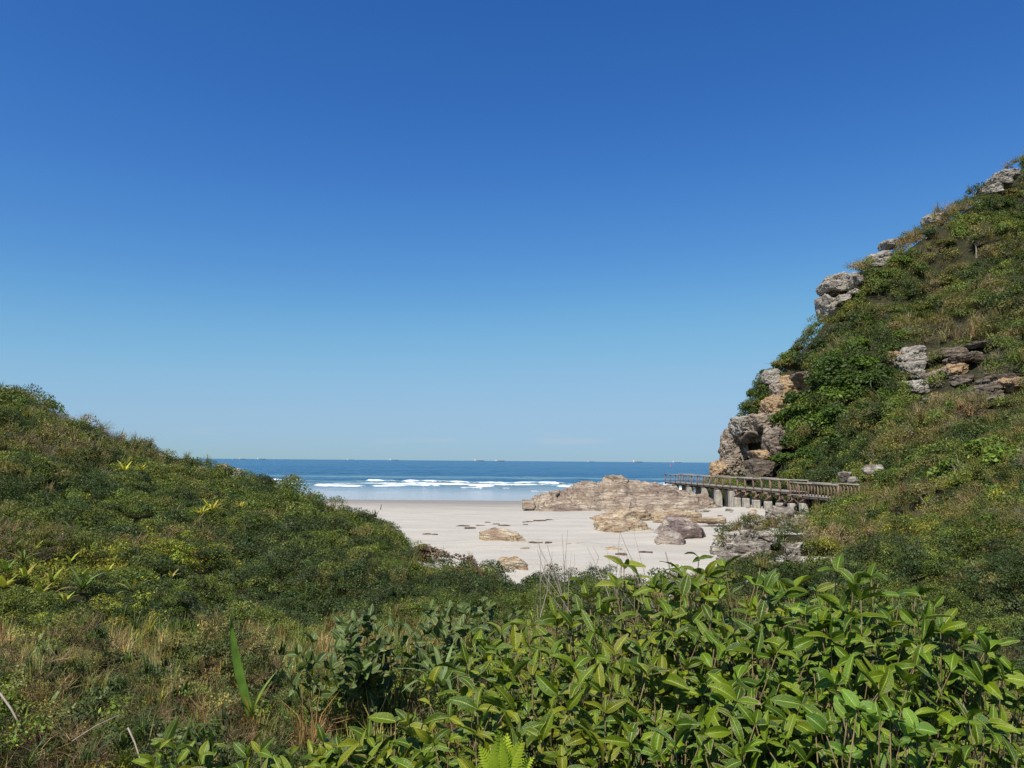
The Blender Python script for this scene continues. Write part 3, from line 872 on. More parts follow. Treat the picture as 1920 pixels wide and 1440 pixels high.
for k in range(22):
    q_ = rr_.random()
    u = 1372 + 118 * q_ + rr_.uniform(-20, 20); v = 1050 - 95 * q_ + rr_.uniform(-14, 14)
    h_ = hit(u, v); w_ = rr_.uniform(7, 20)
    rock('bank_stone', 'small rough stone wedged between the grey bank rocks', u - w_, u + w_, v - w_ * 0.8, v + w_ * 0.6, h_[1], M['rockG'], 400 + k, None, 'small stones between the bank rocks', sub=4, strata=SG, rough=0.2, boxy=0.8, clear=False)
# pale rocks on the crest of the left dune
for lb, u0, u1, v0, v1, D, sd in [('pale rock at the seaward end of the left dune crest', 428, 458, 878, 912, 66, 51), ('small pale rock higher on the left dune crest', 396, 430, 868, 888, 68, 52), ('small grey rock half covered on the left dune', 364, 384, 874, 892, 64, 53)]:
    rock('crest_rock', lb, u0, u1, v0, v1, D, M['rockG'], sd, 1.4, 'rocks on the left dune crest', rough=0.14)
# rocks poking through the right slope
for lb, u0, u1, v0, v1, D, sd in [('pale flat rock lying on the bank above the boardwalk end', 1622, 1662, 872, 890, 58, 61), ('small white rock beside the rail end of the boardwalk', 1574, 1600, 884, 904, 59, 62), ('low white rock below the boardwalk handrail end', 1592, 1612, 893, 906, 56, 63),
                                  ('pale rock patch higher on the grassy right slope', 1690, 1712, 804, 818, 70, 64), ('small pale stone in the dry grass at the right edge', 1862, 1918, 1012, 1034, 16, 65)]:
    rock('slope_rock', lb, u0, u1, v0, v1, D, M['rockG'], sd, None, 'rocks on the right slope', sub=4, rough=0.14)

# bare rock of the headland: each exposure is a thing, its blocks are parts
BARE = []     # photo outlines of the bare patches (plants behind 60 m stay off them)
def exposure(name, label, blocks, cat='cliff', bare=None):
    """blocks: left, right, top, bottom column/row, how far the block stands out of the slope, material, depth"""
    if bare: BARE.append(np.array(bare, float))
    t_ = None
    for i, (u0, u1, v0, v1, off, mt, dp) in enumerate(blocks):
        h_ = hit((u0 + u1) / 2 + 4, (v0 + v1) / 2 + 4)
        D = min(h_[1], 117.0 if name in ('sea_cave', 'cliff_face') else 126.0) - 0.15 * dp - off * (1.0 if name in ('sea_cave', 'cliff_face') else 0.65)
        if t_ is None: t_ = thing(name, label, cat, P((u0 + u1) / 2, v1, D))
        rock('block', None, u0, u1, v0, v1, D, M[mt], 100 + len(ROCKS) * 7 + i, dp, parent=t_, boxy=0.66, nplanes=18, rough=0.2, strata=((0.35, 0.15, 1), 1.7, 0.16), sub=6 if dp > 6 else 5, clear=False)
    return t_
exposure('rock_nose', 'grey stacked rock nose jutting from the headland skyline',
         [(1554, 1594, 510, 531, 1.5, 'cliffG', 6), (1547, 1600, 526, 547, 2.0, 'cliffG', 6), (1594, 1607, 507, 542, 1.5, 'cliffG', 5), (1600, 1619, 513, 533, 2.0, 'cliffG', 5), (1558, 1590, 543, 556, 0.3, 'cliffB', 5),
          (1547, 1582, 553, 598, 1.5, 'cliffG', 6), (1574, 1602, 550, 568, 1.2, 'cliffG', 5), (1598, 1614, 540, 552, 1.0, 'cliffG', 4)],
         bare=[(1540, 602), (1543, 520), (1556, 503), (1612, 503), (1622, 535), (1605, 560), (1575, 588)])
exposure('slope_slab', 'smooth pale slab of rock on the headland skyline above the nose', [(1634, 1674, 469, 500, 0.2, 'cliffG', 6)], bare=[(1630, 506), (1640, 470), (1676, 462), (1676, 484), (1645, 508)])
exposure('slope_slab', 'grey rocks at the top right of the headland skyline', [(1844, 1882, 343, 363, 0.8, 'cliffG', 5), (1866, 1908, 327, 347, 0.8, 'cliffG', 5), (1880, 1914, 316, 332, 0.8, 'cliffG', 5)], bare=[(1840, 366), (1866, 324), (1912, 312), (1914, 346), (1884, 366)])
exposure('slope_slab', 'small grey rocks beside a bush on the headland skyline', [(1698, 1722, 436, 449, 0.5, 'cliffG', 4), (1740, 1778, 401, 420, 0.5, 'cliffG', 4), (1662, 1686, 447, 463, 0.5, 'cliffG', 4)])
exposure('rock_column', 'tall pale cracked column of rock in the middle of the headland slope',
         [(1702, 1738, 646, 682, 1.8, 'cliffG', 4.5), (1705, 1740, 678, 716, 2.0, 'cliffG', 4.5), (1707, 1742, 711, 744, 2.0, 'cliffG', 4.5), (1686, 1702, 662, 698, 0.5, 'cliffG', 3), (1670, 1690, 658, 692, 0.2, 'cliffB', 3)],
         bare=[(1668, 694), (1672, 655), (1700, 644), (1744, 642), (1748, 750), (1704, 752), (1696, 705)])
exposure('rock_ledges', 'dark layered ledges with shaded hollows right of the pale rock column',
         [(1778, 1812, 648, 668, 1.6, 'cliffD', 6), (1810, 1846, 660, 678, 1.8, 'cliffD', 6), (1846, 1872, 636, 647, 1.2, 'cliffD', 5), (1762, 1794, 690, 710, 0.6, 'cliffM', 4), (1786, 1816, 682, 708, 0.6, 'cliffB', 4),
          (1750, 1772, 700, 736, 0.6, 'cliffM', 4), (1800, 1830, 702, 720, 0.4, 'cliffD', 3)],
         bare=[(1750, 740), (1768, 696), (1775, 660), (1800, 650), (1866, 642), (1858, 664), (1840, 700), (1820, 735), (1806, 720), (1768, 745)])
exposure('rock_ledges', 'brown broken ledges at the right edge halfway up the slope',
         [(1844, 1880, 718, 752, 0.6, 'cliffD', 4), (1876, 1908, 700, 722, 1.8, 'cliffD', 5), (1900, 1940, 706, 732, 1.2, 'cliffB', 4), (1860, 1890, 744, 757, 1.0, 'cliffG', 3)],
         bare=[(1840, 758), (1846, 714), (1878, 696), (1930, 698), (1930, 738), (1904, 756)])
exposure('rock_ledges', 'small pale ledges below the dark hollows of the slope', [(1796, 1824, 756, 769, 0.8, 'cliffG', 3), (1752, 1774, 740, 754, 0.8, 'cliffG', 3)])
exposure('cliff_face', 'bare buff coloured cliff face above the sea cave',
         [(1466, 1520, 696, 768, 1.2, 'cliffB', 8), (1444, 1492, 742, 816, 1.8, 'cliffB', 8), (1454, 1470, 716, 752, 2.2, 'cliffM', 4), (1494, 1530, 696, 714, 2.8, 'cliffD', 6)],
         bare=[(1448, 812), (1446, 745), (1452, 706), (1480, 688), (1530, 694), (1530, 732), (1498, 768), (1480, 806)])
exposure('cliff_face', 'grey and purple boulder showing through the plants of the headland edge', [(1438, 1464, 690, 720, 0.8, 'cliffG', 5), (1428, 1446, 700, 718, 0.5, 'cliffG', 3)])
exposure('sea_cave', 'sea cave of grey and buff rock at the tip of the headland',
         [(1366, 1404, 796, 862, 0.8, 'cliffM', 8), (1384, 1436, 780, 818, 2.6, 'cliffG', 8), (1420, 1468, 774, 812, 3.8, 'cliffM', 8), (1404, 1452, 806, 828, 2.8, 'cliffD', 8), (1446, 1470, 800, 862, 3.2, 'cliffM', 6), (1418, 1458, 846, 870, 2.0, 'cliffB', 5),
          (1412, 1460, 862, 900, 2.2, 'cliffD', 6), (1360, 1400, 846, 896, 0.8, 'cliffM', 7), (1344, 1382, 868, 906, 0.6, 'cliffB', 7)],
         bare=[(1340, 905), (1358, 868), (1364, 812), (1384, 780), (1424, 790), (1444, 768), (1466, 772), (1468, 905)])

# ------------------------------------------------------------------ boardwalk
A = np.array([20.6, 100.0]); B = np.array([25.3, 68.5]); Cc = np.array([26.2, 60.5])
DZ = 4.02
bw = thing('boardwalk', 'weathered timber boardwalk on concrete footings running along the foot of the headland', 'boardwalk', (A[0], A[1], DZ))
BO = np.array([A[0], A[1], DZ])
def part(name, me, mat, par=bw): return obj(name, me, mat, par)
def run(p, q_, z0, spacing, tall, dense):
    d = q_ - p; L = np.linalg.norm(d); d = d / L
    s = np.array([-d[1], d[0]])                    # sideways
    if s[0] > 0: s = -s                            # s points to the beach (left) side
    hw = 0.85
    pl = bevel_box('plank', 1.9, 0.19, 0.045, 0.0)
    ang = math.atan2(s[1], s[0])
    n = int(L / 0.205)
    for k in range(n):
        c = p + d * (0.1 + 0.205 * k)
        o = part('plank', pl, M['woodgrey'])
        o.location = (c[0] - BO[0], c[1] - BO[1], z0 - 0.045 - BO[2] + random.uniform(-.004, .004))
        o.rotation_euler = (0, 0, ang + random.uniform(-.012, .012))
    for side in (-1, 1):
        e0, e1 = p + s * side * (hw - 0.1), q_ + s * side * (hw - 0.1)
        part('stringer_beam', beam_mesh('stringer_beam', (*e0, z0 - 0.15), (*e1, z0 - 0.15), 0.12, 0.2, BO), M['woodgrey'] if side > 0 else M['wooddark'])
        nb_ = max(2, int(round(L / spacing)))
        for k in range(nb_ + 1):
            c = p + d * (L * k / nb_) + s * side * hw
            lean = random.uniform(-0.03, 0.03)
            part('rail_post', beam_mesh('rail_post', (c[0], c[1], z0 - 0.32), (c[0] + lean, c[1] + lean, z0 + tall - 0.06), 0.115, 0.115, BO), M['wood'])
            if dense and k < nb_:
                for f in (0.33, 0.66):
                    c2 = p + d * (L * (k + f) / nb_) + s * side * hw
                    part('baluster', beam_mesh('baluster', (c2[0], c2[1], z0), (c2[0], c2[1], z0 + tall - 0.06), 0.08, 0.08, BO), M['wood'])
        segs = max(1, int(round(L / 5.2)))
        for k in range(segs):
            a0, a1 = p + d * (L * k / segs) + s * side * hw, p + d * (L * (k + 1) / segs - 0.02) + s * side * hw
            dz_ = random.uniform(-0.03, 0.03)
            part('handrail', beam_mesh('handrail', (*a0, z0 + tall + dz_), (*a1, z0 + tall + dz_), 0.16, 0.11, BO, random.uniform(-.03, .02)), M['woodgrey'])
    return d, s, L
d1, s1, L1 = run(A, B, DZ, 1.75, 0.98, False)
d2, s2, L2 = run(B + d1 * 0.12, Cc, DZ - 0.22, 1.7, 1.05, True)
def along(u):
    """point of the beach-side edge of the long run that shows at photo column u"""
    k = (u - 960) / FPX
    a = A + s1 * 0.8
    t_ = (a[0] - k * a[1]) / (k * d1[1] - d1[0])
    return a + d1 * t_
for i, u in enumerate((1266, 1292, 1320, 1345, 1371)):          # tall footings under the beam
    for side in (0, 1):
        c = along(u) - s1 * 1.2 * side
        zb = min(float(sandz(c[0], c[1])), float(gz(c[0], c[1])) + 9) - 0.8
        me = bevel_box('footing', 0.72, 0.78, DZ - 0.42 - zb, 0.05, 0.03, 0.96, i)
        o = part('footing', me, M['concrete']); o.location = (c[0] - BO[0], c[1] - BO[1], zb - BO[2])
    c = along(u)
    e = c - s1 * 1.5
    f = c + s1 * 0.45
    part('cross_beam', beam_mesh('cross_beam', (*f, DZ - 0.335), (*e, DZ - 0.335), 0.2, 0.17, BO), M['wooddark'])
for i, (u, wd, vt) in enumerate(((1380, 0.62, 933), (1396, 0.62, 934), (1415, 0.62, 937), (1437, 0.64, 940), (1459, 0.62, 943), (1482, 0.6, 944), (1503, 0.6, 944))):   # low footings, timber bents
    for side in (0, 1):
        c = along(u) - s1 * 1.25 * side
        zt = P(u, vt, c[1])[2]
        zb = float(sandz(c[0], c[1])) - 0.9
        me = bevel_box('footing', wd, 0.75, max(0.6, zt - zb), 0.05, 0.03, 0.95, i + 20)
        o = part('footing', me, M['concrete']); o.location = (c[0] - BO[0], c[1] - BO[1], zb - BO[2])
        lean = random.uniform(-.04, .04)
        part('support_post', beam_mesh('support_post', (c[0], c[1], zt - 0.05), (c[0] + lean, c[1], DZ - 0.27), 0.17, 0.17, BO), M['wood'])
        if side == 0:
            k = c + d1 * 0.55 + s1 * 0.05
            part('brace', beam_mesh('brace', (c[0] - 0.25, c[1] + 0.15, zt + 0.08), (k[0] + 0.2, k[1], zt + 0.6), 0.12, 0.12, BO), M['wood'])
            if i < 4:
                me = bevel_box('footing_step', wd * 0.6, 0.5, max(0.4, zt - zb - 0.65), 0.05, 0.05, 0.85, i + 40)
                o = part('footing_step', me, M['concrete']); o.location = (c[0] + wd * 0.75 - BO[0], c[1] + 0.1 - BO[1], zb - BO[2])
    c = along(u)
    part('cross_beam', beam_mesh('cross_beam', (*(c + s1 * 0.4), DZ - 0.335), (*(c - s1 * 1.6), DZ - 0.335), 0.18, 0.16, BO), M['wood'])
for u in (1459, 1482):
    c = along(u); e = along(u + 23)
    for za, zb in ((DZ - 0.4, DZ - 1.6), (DZ - 1.6, DZ - 0.4)):
        part('cross_brace', beam_mesh('cross_brace', (c[0], c[1], za), (e[0] - s1[0] * .05 * (za > zb), e[1], zb), 0.1, 0.14, BO), M['wooddark'])
for k in range(4):                                                # posts below the near run
    for side in (-1, 1):
        c = B + d2 * (0.5 + 1.9 * k) + s2 * 0.6 * side
        zb = float(gz(c[0], c[1])) - 0.6
        part('support_post', beam_mesh('support_post', (c[0], c[1], min(zb, DZ - 1.6)), (c[0], c[1], DZ - 0.45), 0.17, 0.17, BO), M['wooddark'])

# ------------------------------------------------------------------ plant building blocks
SRC = bpy.data.collections.new('plant_shapes')           # shapes used by the ground cover; not part of the view
def leaf_cloud(n, R=1.0, flat=0.7, L=0.25, Wd=0.10, up=0.5, seed=0, inner=0.45, hemi=-0.15):
    g_ = np.random.default_rng(seed)
    d = g_.normal(size=(n * 3, 3)); d /= np.linalg.norm(d, axis=1)[:, None]
    d = d[d[:, 2] > hemi][:n]; n = len(d)
    r = R * (inner + (1 - inner) * g_.random(n) ** 0.6)
    c = d * r[:, None] * np.array([1, 1, flat])
    nn = d * 0.7 + g_.normal(size=(n, 3)) * 0.55 + np.array([0, 0, up]); nn /= np.linalg.norm(nn, axis=1)[:, None]
    t = np.cross(nn, g_.normal(size=(n, 3))); t /= np.linalg.norm(t, axis=1)[:, None]
    s = np.cross(nn, t)
    l = L * g_.uniform(0.65, 1.25, n)[:, None]; w = Wd * g_.uniform(0.7, 1.2, n)[:, None]
    V = np.stack([c - t * l * .5, c + s * w * .5 - nn * w * .18, c + t * l * .5 - nn * l * .1, c - s * w * .5 - nn * w * .18], 1).reshape(-1, 3)
    F = np.arange(4 * n).reshape(n, 4)
    return V, F, np.repeat(g_.random(n), 4)

def blade_tuft(n, H, Wd, spread, seed, curl=0.5, seg=3):
    g_ = np.random.default_rng(seed)
    V, F, LRr = [], [], []
    for k in range(n):
        a = g_.uniform(0, 6.283); lean = abs(g_.normal(0, spread)) + 0.05; h = H * g_.uniform(0.5, 1.15)
        d = np.array([math.cos(a), math.sin(a), 0]); s = np.array([-d[1], d[0], 0]) * Wd * g_.uniform(0.6, 1.2)
        b0 = np.array([g_.normal(0, .12), g_.normal(0, .12), 0]) * H
        o = len(V)
        for j in range(seg + 1):
            q_ = j / seg
            bend = lean * q_ + curl * lean * q_ * q_
            c = b0 + d * h * math.sin(min(bend, 1.9)) * q_ + np.array([0, 0, h * math.cos(min(bend, 1.9)) * q_])
            ww = (1 - q_) ** 0.7 + 0.03
            V += [c - s * ww, c + s * ww]
        for j in range(seg):
            F.append((o + 2 * j, o + 2 * j + 1, o + 2 * j + 3, o + 2 * j + 2))
        LRr += [g_.random()] * (2 * seg + 2)
    return np.array(V), np.array(F), np.array(LRr)

def twig_ball(n, R, seed, rad=0.012):
    g_ = np.random.default_rng(seed)
    V, F, LRr = [], [], []
    for k in range(n):
        d = g_.normal(size=3); d[2] = abs(d[2]) + 0.3; d /= np.linalg.norm(d)
        p = np.array([g_.normal(0, .2), g_.normal(0, .2), 0]) * R
        s = np.cross(d, g_.normal(size=3)); s /= np.linalg.norm(s)
        o = len(V); m_ = 4
        for j in range(m_):
            w = rad * R * (1 - j / m_ * 0.8)
            V += [p - s * w, p + s * w]
            d = d + g_.normal(0, 0.35, 3); d /= np.linalg.norm(d)
            p = p + d * R * 0.33
        for j in range(m_ - 1):
            F.append((o + 2 * j, o + 2 * j + 1, o + 2 * j + 3, o + 2 * j + 2))
        LRr += [g_.random() * 0.85] * (2 * m_)
    return np.array(V), np.array(F), np.array(LRr)

def src_obj(name, VFL, mat):
    V, F, l = VFL
    me = mesh_np(name, V, F, attrs={'lr': ('FLOAT', l.astype(np.float32))})
    me.materials.append(mat)
    o = bpy.data.objects.new(name, me)
    SRC.objects.link(o)
SHAPES = ['a0', 'a1', 'a2', 'b0', 'b1', 'c0', 'c1', 'd0', 'd1', 'e0']
for k in range(3): src_obj(f'shape_a{k}', leaf_cloud(150, 1, 0.75, 0.27, 0.12, 0.5, k), M['scrub'])           # leafy
for k in range(2): src_obj(f'shape_b{k}', leaf_cloud(210, 1, 0.65, 0.17, 0.085, 0.6, 10 + k), M['scrub'])      # small-leaved
for k in range(2): src_obj(f'shape_c{k}', twig_ball(46, 1.2, 20 + k), M['scrub'])                               # bare twigs
for k in range(2): src_obj(f'shape_d{k}', blade_tuft(46, 1.25, 0.028, 0.5, 30 + k), M['scrub'])                 # grass
src_obj('shape_e0', blade_tuft(18, 1.3, 0.075, 0.75, 40, 0.9), M['scrub'])                                      # strap leaves

_gn = None
def scatter_tree():
    global _gn
    if _gn: return _gn
    ng = bpy.data.node_groups.new('scatter', 'GeometryNodeTree')
    ng.interface.new_socket('Geometry', in_out='INPUT', socket_type='NodeSocketGeometry')
    ng.interface.new_socket('Geometry', in_out='OUTPUT', socket_type='NodeSocketGeometry')
    gi, go = ng.nodes.new('NodeGroupInput'), ng.nodes.new('NodeGroupOutput')
    ci = ng.nodes.new('GeometryNodeCollectionInfo')
    ci.inputs['Collection'].default_value = SRC
    ci.inputs['Separate Children'].default_value = True
    ci.inputs['Reset Children'].default_value = True
    ip = ng.nodes.new('GeometryNodeInstanceOnPoints')
    ip.inputs['Pick Instance'].default_value = True
    def attr(nm, typ):
        a = ng.nodes.new('GeometryNodeInputNamedAttribute'); a.data_type = typ; a.inputs['Name'].default_value = nm
        return a.outputs[0]
    ng.links.new(gi.outputs[0], ip.inputs['Points'])
    ng.links.new(ci.outputs[0], ip.inputs['Instance'])
    ng.links.new(attr('idx', 'INT'), ip.inputs['Instance Index'])
    ng.links.new(attr('rot', 'FLOAT_VECTOR'), ip.inputs['Rotation'])
    ng.links.new(attr('scl', 'FLOAT_VECTOR'), ip.inputs['Scale'])
    ng.links.new(ip.outputs[0], go.inputs[0])
    _gn = ng
    return ng

def euler_align(n, spin):
    """XYZ euler that takes local z to n with a spin about it"""
    th = np.arccos(np.clip(n[:, 2], -1, 1)); ph = np.arctan2(n[:, 1], n[:, 0])
    ct, st, cp, sp_, cs, ss = np.cos(th), np.sin(th), np.cos(ph), np.sin(ph), np.cos(spin), np.sin(spin)
    R00 = cp * ct * cs - sp_ * ss; R10 = sp_ * ct * cs + cp * ss; R20 = -st * cs
    R21 = st * ss; R22 = ct
    return np.stack([np.arctan2(R21, R22), np.arcsin(np.clip(-R20, -1, 1)), np.arctan2(R10, R00)], 1)

def scatter(name, label, cat, pos, rot, scl, tint, idx):
    n = len(pos)
    me = bpy.data.meshes.new(name)
    me.vertices.add(n)
    me.vertices.foreach_set('co', np.asarray(pos, np.float32).ravel())
    for nm, typ, key, dat in (('rot', 'FLOAT_VECTOR', 'vector', rot), ('scl', 'FLOAT_VECTOR', 'vector', scl), ('idx', 'INT', 'value', idx)):
        a = me.attributes.new(nm, typ, 'POINT')
        a.data.foreach_set(key, np.asarray(dat, np.int32 if typ == 'INT' else np.float32).ravel())
    a = me.attributes.new('tint', 'FLOAT_COLOR', 'POINT')
    a.data.foreach_set('color', np.concatenate([tint, np.ones((n, 1))], 1).astype(np.float32).ravel())
    me.materials.append(M['scrub'])
    o = bpy.data.objects.new(name, me)
    COL.objects.link(o)
    md = o.modifiers.new('scatter', 'NODES')
    md.node_group = scatter_tree()
    tag(o, label, cat, kind='stuff')
    return o

# ------------------------------------------------------------------ ground cover on the hills
PAL = np.array([(0.052, 0.074, 0.020), (0.108, 0.140, 0.030), (0.215, 0.222, 0.036), (0.162, 0.152, 0.052), (0.235, 0.190, 0.105), (0.240, 0.204, 0.150), (0.056, 0.078, 0.030), (0.145, 0.168, 0.038)])

def cells(x, y, size, seed):
    """nearest shrub centre on a jittered grid: distance / size and a cell id"""
    ix, iy = np.floor(x / size).astype(int), np.floor(y / size).astype(int)
    best = np.full(x.shape, 9.0); bid = np.zeros(x.shape, int)
    for dx in (-1, 0, 1):
        for dy in (-1, 0, 1):
            k = (ix + dx) * 131 + (iy + dy) * 7919 + seed * 57
            h1_ = hash1(k & 65535, 1); h2_ = hash1(k & 65535, 2)
            px = (ix + dx + 0.15 + 0.7 * h1_) * size; py = (iy + dy + 0.15 + 0.7 * h2_) * size
            d = np.hypot(x - px, y - py) / size
            m_ = d < best
            best[m_] = d[m_]; bid[m_] = (k & 65535)[m_]
    return best, bid

cxg, cyg = np.meshgrid((GX[:-1] + GX[1:]) / 2, (GY[:-1] + GY[1:]) / 2)
nrm = gnorm(cxg, cyg)
czg = gz(cxg, cyg)
dist = np.sqrt(cxg ** 2 + cyg ** 2 + (czg - 6.5) ** 2)
uu, vv = proj(np.stack([cxg, cyg, czg], -1))
view = (EYE - np.stack([cxg, cyg, czg], -1)) / dist[..., None]
facing = (nrm * view).sum(-1)
vis = (cyg > 3.2) & (uu > -520) & (uu < 2520) & (vv > -120) & (vv < 1900) & (facing > -0.22) & (czg > sandz(cxg, cyg) - 0.12) & (czg > 0.8)
size_c = np.clip(0.0112 * dist, 0.10, 1.25)
dens = np.where(vis, 1.55 / size_c ** 2 * 0.36 / nrm[..., 2].clip(0.25), 0)
cnt = RNG.poisson(dens)
rep = np.repeat(np.arange(cxg.size), cnt.ravel())
x = cxg.ravel()[rep] + RNG.uniform(-.3, .3, len(rep)); y = cyg.ravel()[rep] + RNG.uniform(-.3, .3, len(rep))
z = gz(x, y); nn = gnorm(x, y); ds = np.sqrt(x * x + y * y + (z - 6.5) ** 2)
sc = np.clip(0.0112 * ds, 0.10, 1.25)
# canopy: every cell is one dome-shaped plant
d1c, id1 = cells(x, y, 2.1, 1); d2c, id2 = cells(x, y, 0.85, 2); d3c, id3 = cells(x, y, 4.6, 3)
farw = sstep(35, 75, ds)
nearw = 1 - sstep(10, 20, ds)
dome = farw * (2.3 * hash1(id3, 5) * np.clip(1 - 1.9 * d3c ** 2, 0, 1) + 1.1 * hash1(id1, 6) * np.clip(1 - 1.9 * d1c ** 2, 0, 1)) \
     + (1 - farw) * ((1.1 - 0.7 * nearw) * hash1(id1, 6) * np.clip(1 - 1.9 * d1c ** 2, 0, 1) + 0.5 * hash1(id2, 7) * np.clip(1 - 1.9 * d2c ** 2, 0, 1))
path = (1 - sstep(1.0, 2.2, np.abs(y - (7.2 - 0.10 * x)))) * (1 - sstep(-1.5, 0.5, x))     # trodden grassy strip on the left
ab_ = np.minimum(np.hypot(x - 25.5, y - 66), np.hypot(x - 26.3, y - 59))
dome = dome * (1 - 0.85 * path) * np.clip((ab_ - 1.5) / 9.0, 0.12, 1)
hfac = RNG.random(len(x)) ** 0.45
pos = np.stack([x, y, z], 1) + nn * (dome * hfac)[:, None]
# kinds and colours follow each plant plus large patches
pn = fbm(xyz(x, y) * 0.045 + 3, 3); pn2 = fbm(xyz(x, y) * 0.15 + 13, 3)
right = x > 8 + 0.12 * y
dryness = 0.10 + 0.35 * sstep(-0.1, 0.55, pn) + 0.25 * sstep(0.0, 0.5, pn2)
ur, vr = proj(np.stack([x, y, z], 1))
dryness = dryness + np.where(right, 0.10 + 0.22 * sstep(1560, 1800, ur) * sstep(330, 420, vr) , 0.0)
dryness = dryness - np.where(right, 0.35 * (1 - sstep(1680, 1780, ur)) * sstep(640, 700, vr) * (1 - sstep(880, 920, vr)), 0)
dryness = dryness - np.where(~right, 0.22 * sstep(380, 560, ur) * sstep(880, 960, vr), 0)
dryness = dryness + np.where(~right, 0.22 * (1 - sstep(300, 560, ur)) * (1 - sstep(850, 960, vr)), 0)
dryness = np.clip(dryness + 0.55 * path, 0.02, 0.95)
lush = np.where(~right, 0.24 * (1 - sstep(250, 520, ur)) * sstep(960, 1080, vr), 0) + np.where(right, 0.25 * sstep(880, 1000, vr), 0)
hc = hash1(np.where(ds > 45, id3, id1), 9) * 0.62 + 0.38 * RNG.random(len(x))
hk = hash1(np.where(ds > 45, id3, id1) * 3 + 11, 4) * 0.68 + 0.32 * RNG.random(len(x))
massed = np.exp(-((x - 39.5) / 9.0) ** 2 - ((y - 97) / 8.0) ** 2) > 0.4
ci_ = np.where(hc < dryness * 0.55, np.where(hk < 0.5, 4, np.where(hk < 0.72, 5, 3)),
      np.where(hc < dryness * 0.55 + 0.2, 3, np.where(hc > 1 - lush, 2, np.where(hk < 0.3, 0, np.where(hk < 0.52, 6, np.where(hk < 0.8, 1, 7))))))
ci_ = np.where(massed, np.where(hk < 0.62, 0, 1), ci_)
tint = PAL[ci_] * RNG.uniform(0.75, 1.3, (len(x), 1)) * (1 + RNG.normal(0, 0.06, (len(x), 3)))
tint = tint * (1 + 0.35 * (1 - sstep(7, 13, ds)) * (~right))[:, None]
rk = RNG.random(len(x))
idx = np.where(ci_ == 5, 5 + (rk < 0.5), np.where(ci_ == 4, np.where(rk < 0.45, 7 + (rk < 0.22), np.where(rk < 0.65, 5, 3)), np.where(ci_ == 3, np.where(rk < 0.3, 7, np.where(rk < 0.7, 3, 4)), np.where(rk < 0.42, np.where(rk < .14, 0, np.where(rk < .28, 1, 2)), np.where(rk < 0.93, np.where(rk < .7, 3, 4), np.where(rk < 0.97, 9, 5))))))
idx = np.where((path > 0.4) & (rk < 0.8), 7 + (rk < 0.4), idx)
r2 = RNG.random(len(x))
weedy = (ds < 9.5) & (r2 < 0.5)
idx = np.where(weedy, np.where(r2 < 0.16, 5, np.where(r2 < 0.30, 6, np.where(r2 < 0.42, 7, 9))), idx)
tint = np.where((weedy & (r2 < 0.30))[:, None], np.array([0.25, 0.175, 0.10]) * RNG.uniform(0.5, 1.3, (len(x), 1)), tint)
keep = RNG.random(len(x)) > np.where(ds > 11, 0.85 * sstep(0.42, 0.62, d1c) * (1 - farw) + 0.8 * farw * np.maximum(sstep(0.5, 0.64, d1c) * 0.7, sstep(0.45, 0.6, d3c)), 0)
for c, rx_, ry_, rz_ in ROCKS:       # bare rock stays bare
    e = ((pos[:, 0] - c[0]) / (rx_ + sc * 0.35)) ** 2 + ((pos[:, 1] - c[1]) / (ry_ + 1.0)) ** 2 + ((pos[:, 2] - c[2]) / (rz_ + sc * 0.3)) ** 2
    front = (np.abs(pos[:, 0] - c[0]) < rx_ * 0.85) & (np.abs(pos[:, 2] - c[2]) < rz_ * 0.85) & (pos[:, 1] < c[1]) & (pos[:, 1] > c[1] - ry_ - 3.5) & (c[1] > 60)
    keep &= (e > 1) & ~front
def inside(poly, u_, v_):
    r_ = np.zeros(len(u_), bool)
    for (ax, ay), (bx_, by_) in zip(poly, np.roll(poly, -1, 0)):
        c_ = ((ay > v_) != (by_ > v_)) & (u_ < (bx_ - ax) * (v_ - ay) / (by_ - ay + 1e-9) + ax)
        r_ ^= c_
    return r_
pu_, pv_ = proj(pos)
for poly in BARE:
    keep &= ~(inside(poly, pu_, pv_) & (pos[:, 1] > 60))
for a_, b_, w_ in ((A, B, 1.5), (B, Cc, 1.6)):
    ab = b_ - a_; tt = np.clip(((x - a_[0]) * ab[0] + (y - a_[1]) * ab[1]) / (ab @ ab), 0, 1)
    dd_ = np.hypot(x - a_[0] - tt * ab[0], y - a_[1] - tt * ab[1])
    keep &= (dd_ > w_)
keep &= ~((ds < 4.6) & (x > -0.6) & (x < 2.2))
spin = RNG.uniform(0, 6.283, len(x))
axis = nn * 0.55 + np.array([0, 0, 0.6]) + RNG.normal(0, 0.16, nn.shape); axis /= np.linalg.norm(axis, axis=1)[:, None]
rot = euler_align(axis, spin)
sv = (sc * RNG.uniform(0.7, 1.25, len(x)))
scl = np.stack([sv, sv, sv * RNG.uniform(0.8, 1.2, len(x))], 1)
def pick(m_): return pos[m_], rot[m_], scl[m_], tint[m_], idx[m_]
near = ds < 11
scatter('scrub_cover', 'continuous low green and brown scrub covering the left dune', 'scrub', *pick(keep & ~right & ~near))
scatter('scrub_cover', 'continuous green and brown scrub covering the steep right headland', 'scrub', *pick(keep & right & ~near))
scatter('weed_cover', 'low weeds and dry grass on the ground near the camera', 'weeds', *pick(keep & near))
print('scrub instances', int(keep.sum()), 'left', int((keep & ~right).sum()), 'near', int((keep & near).sum()))

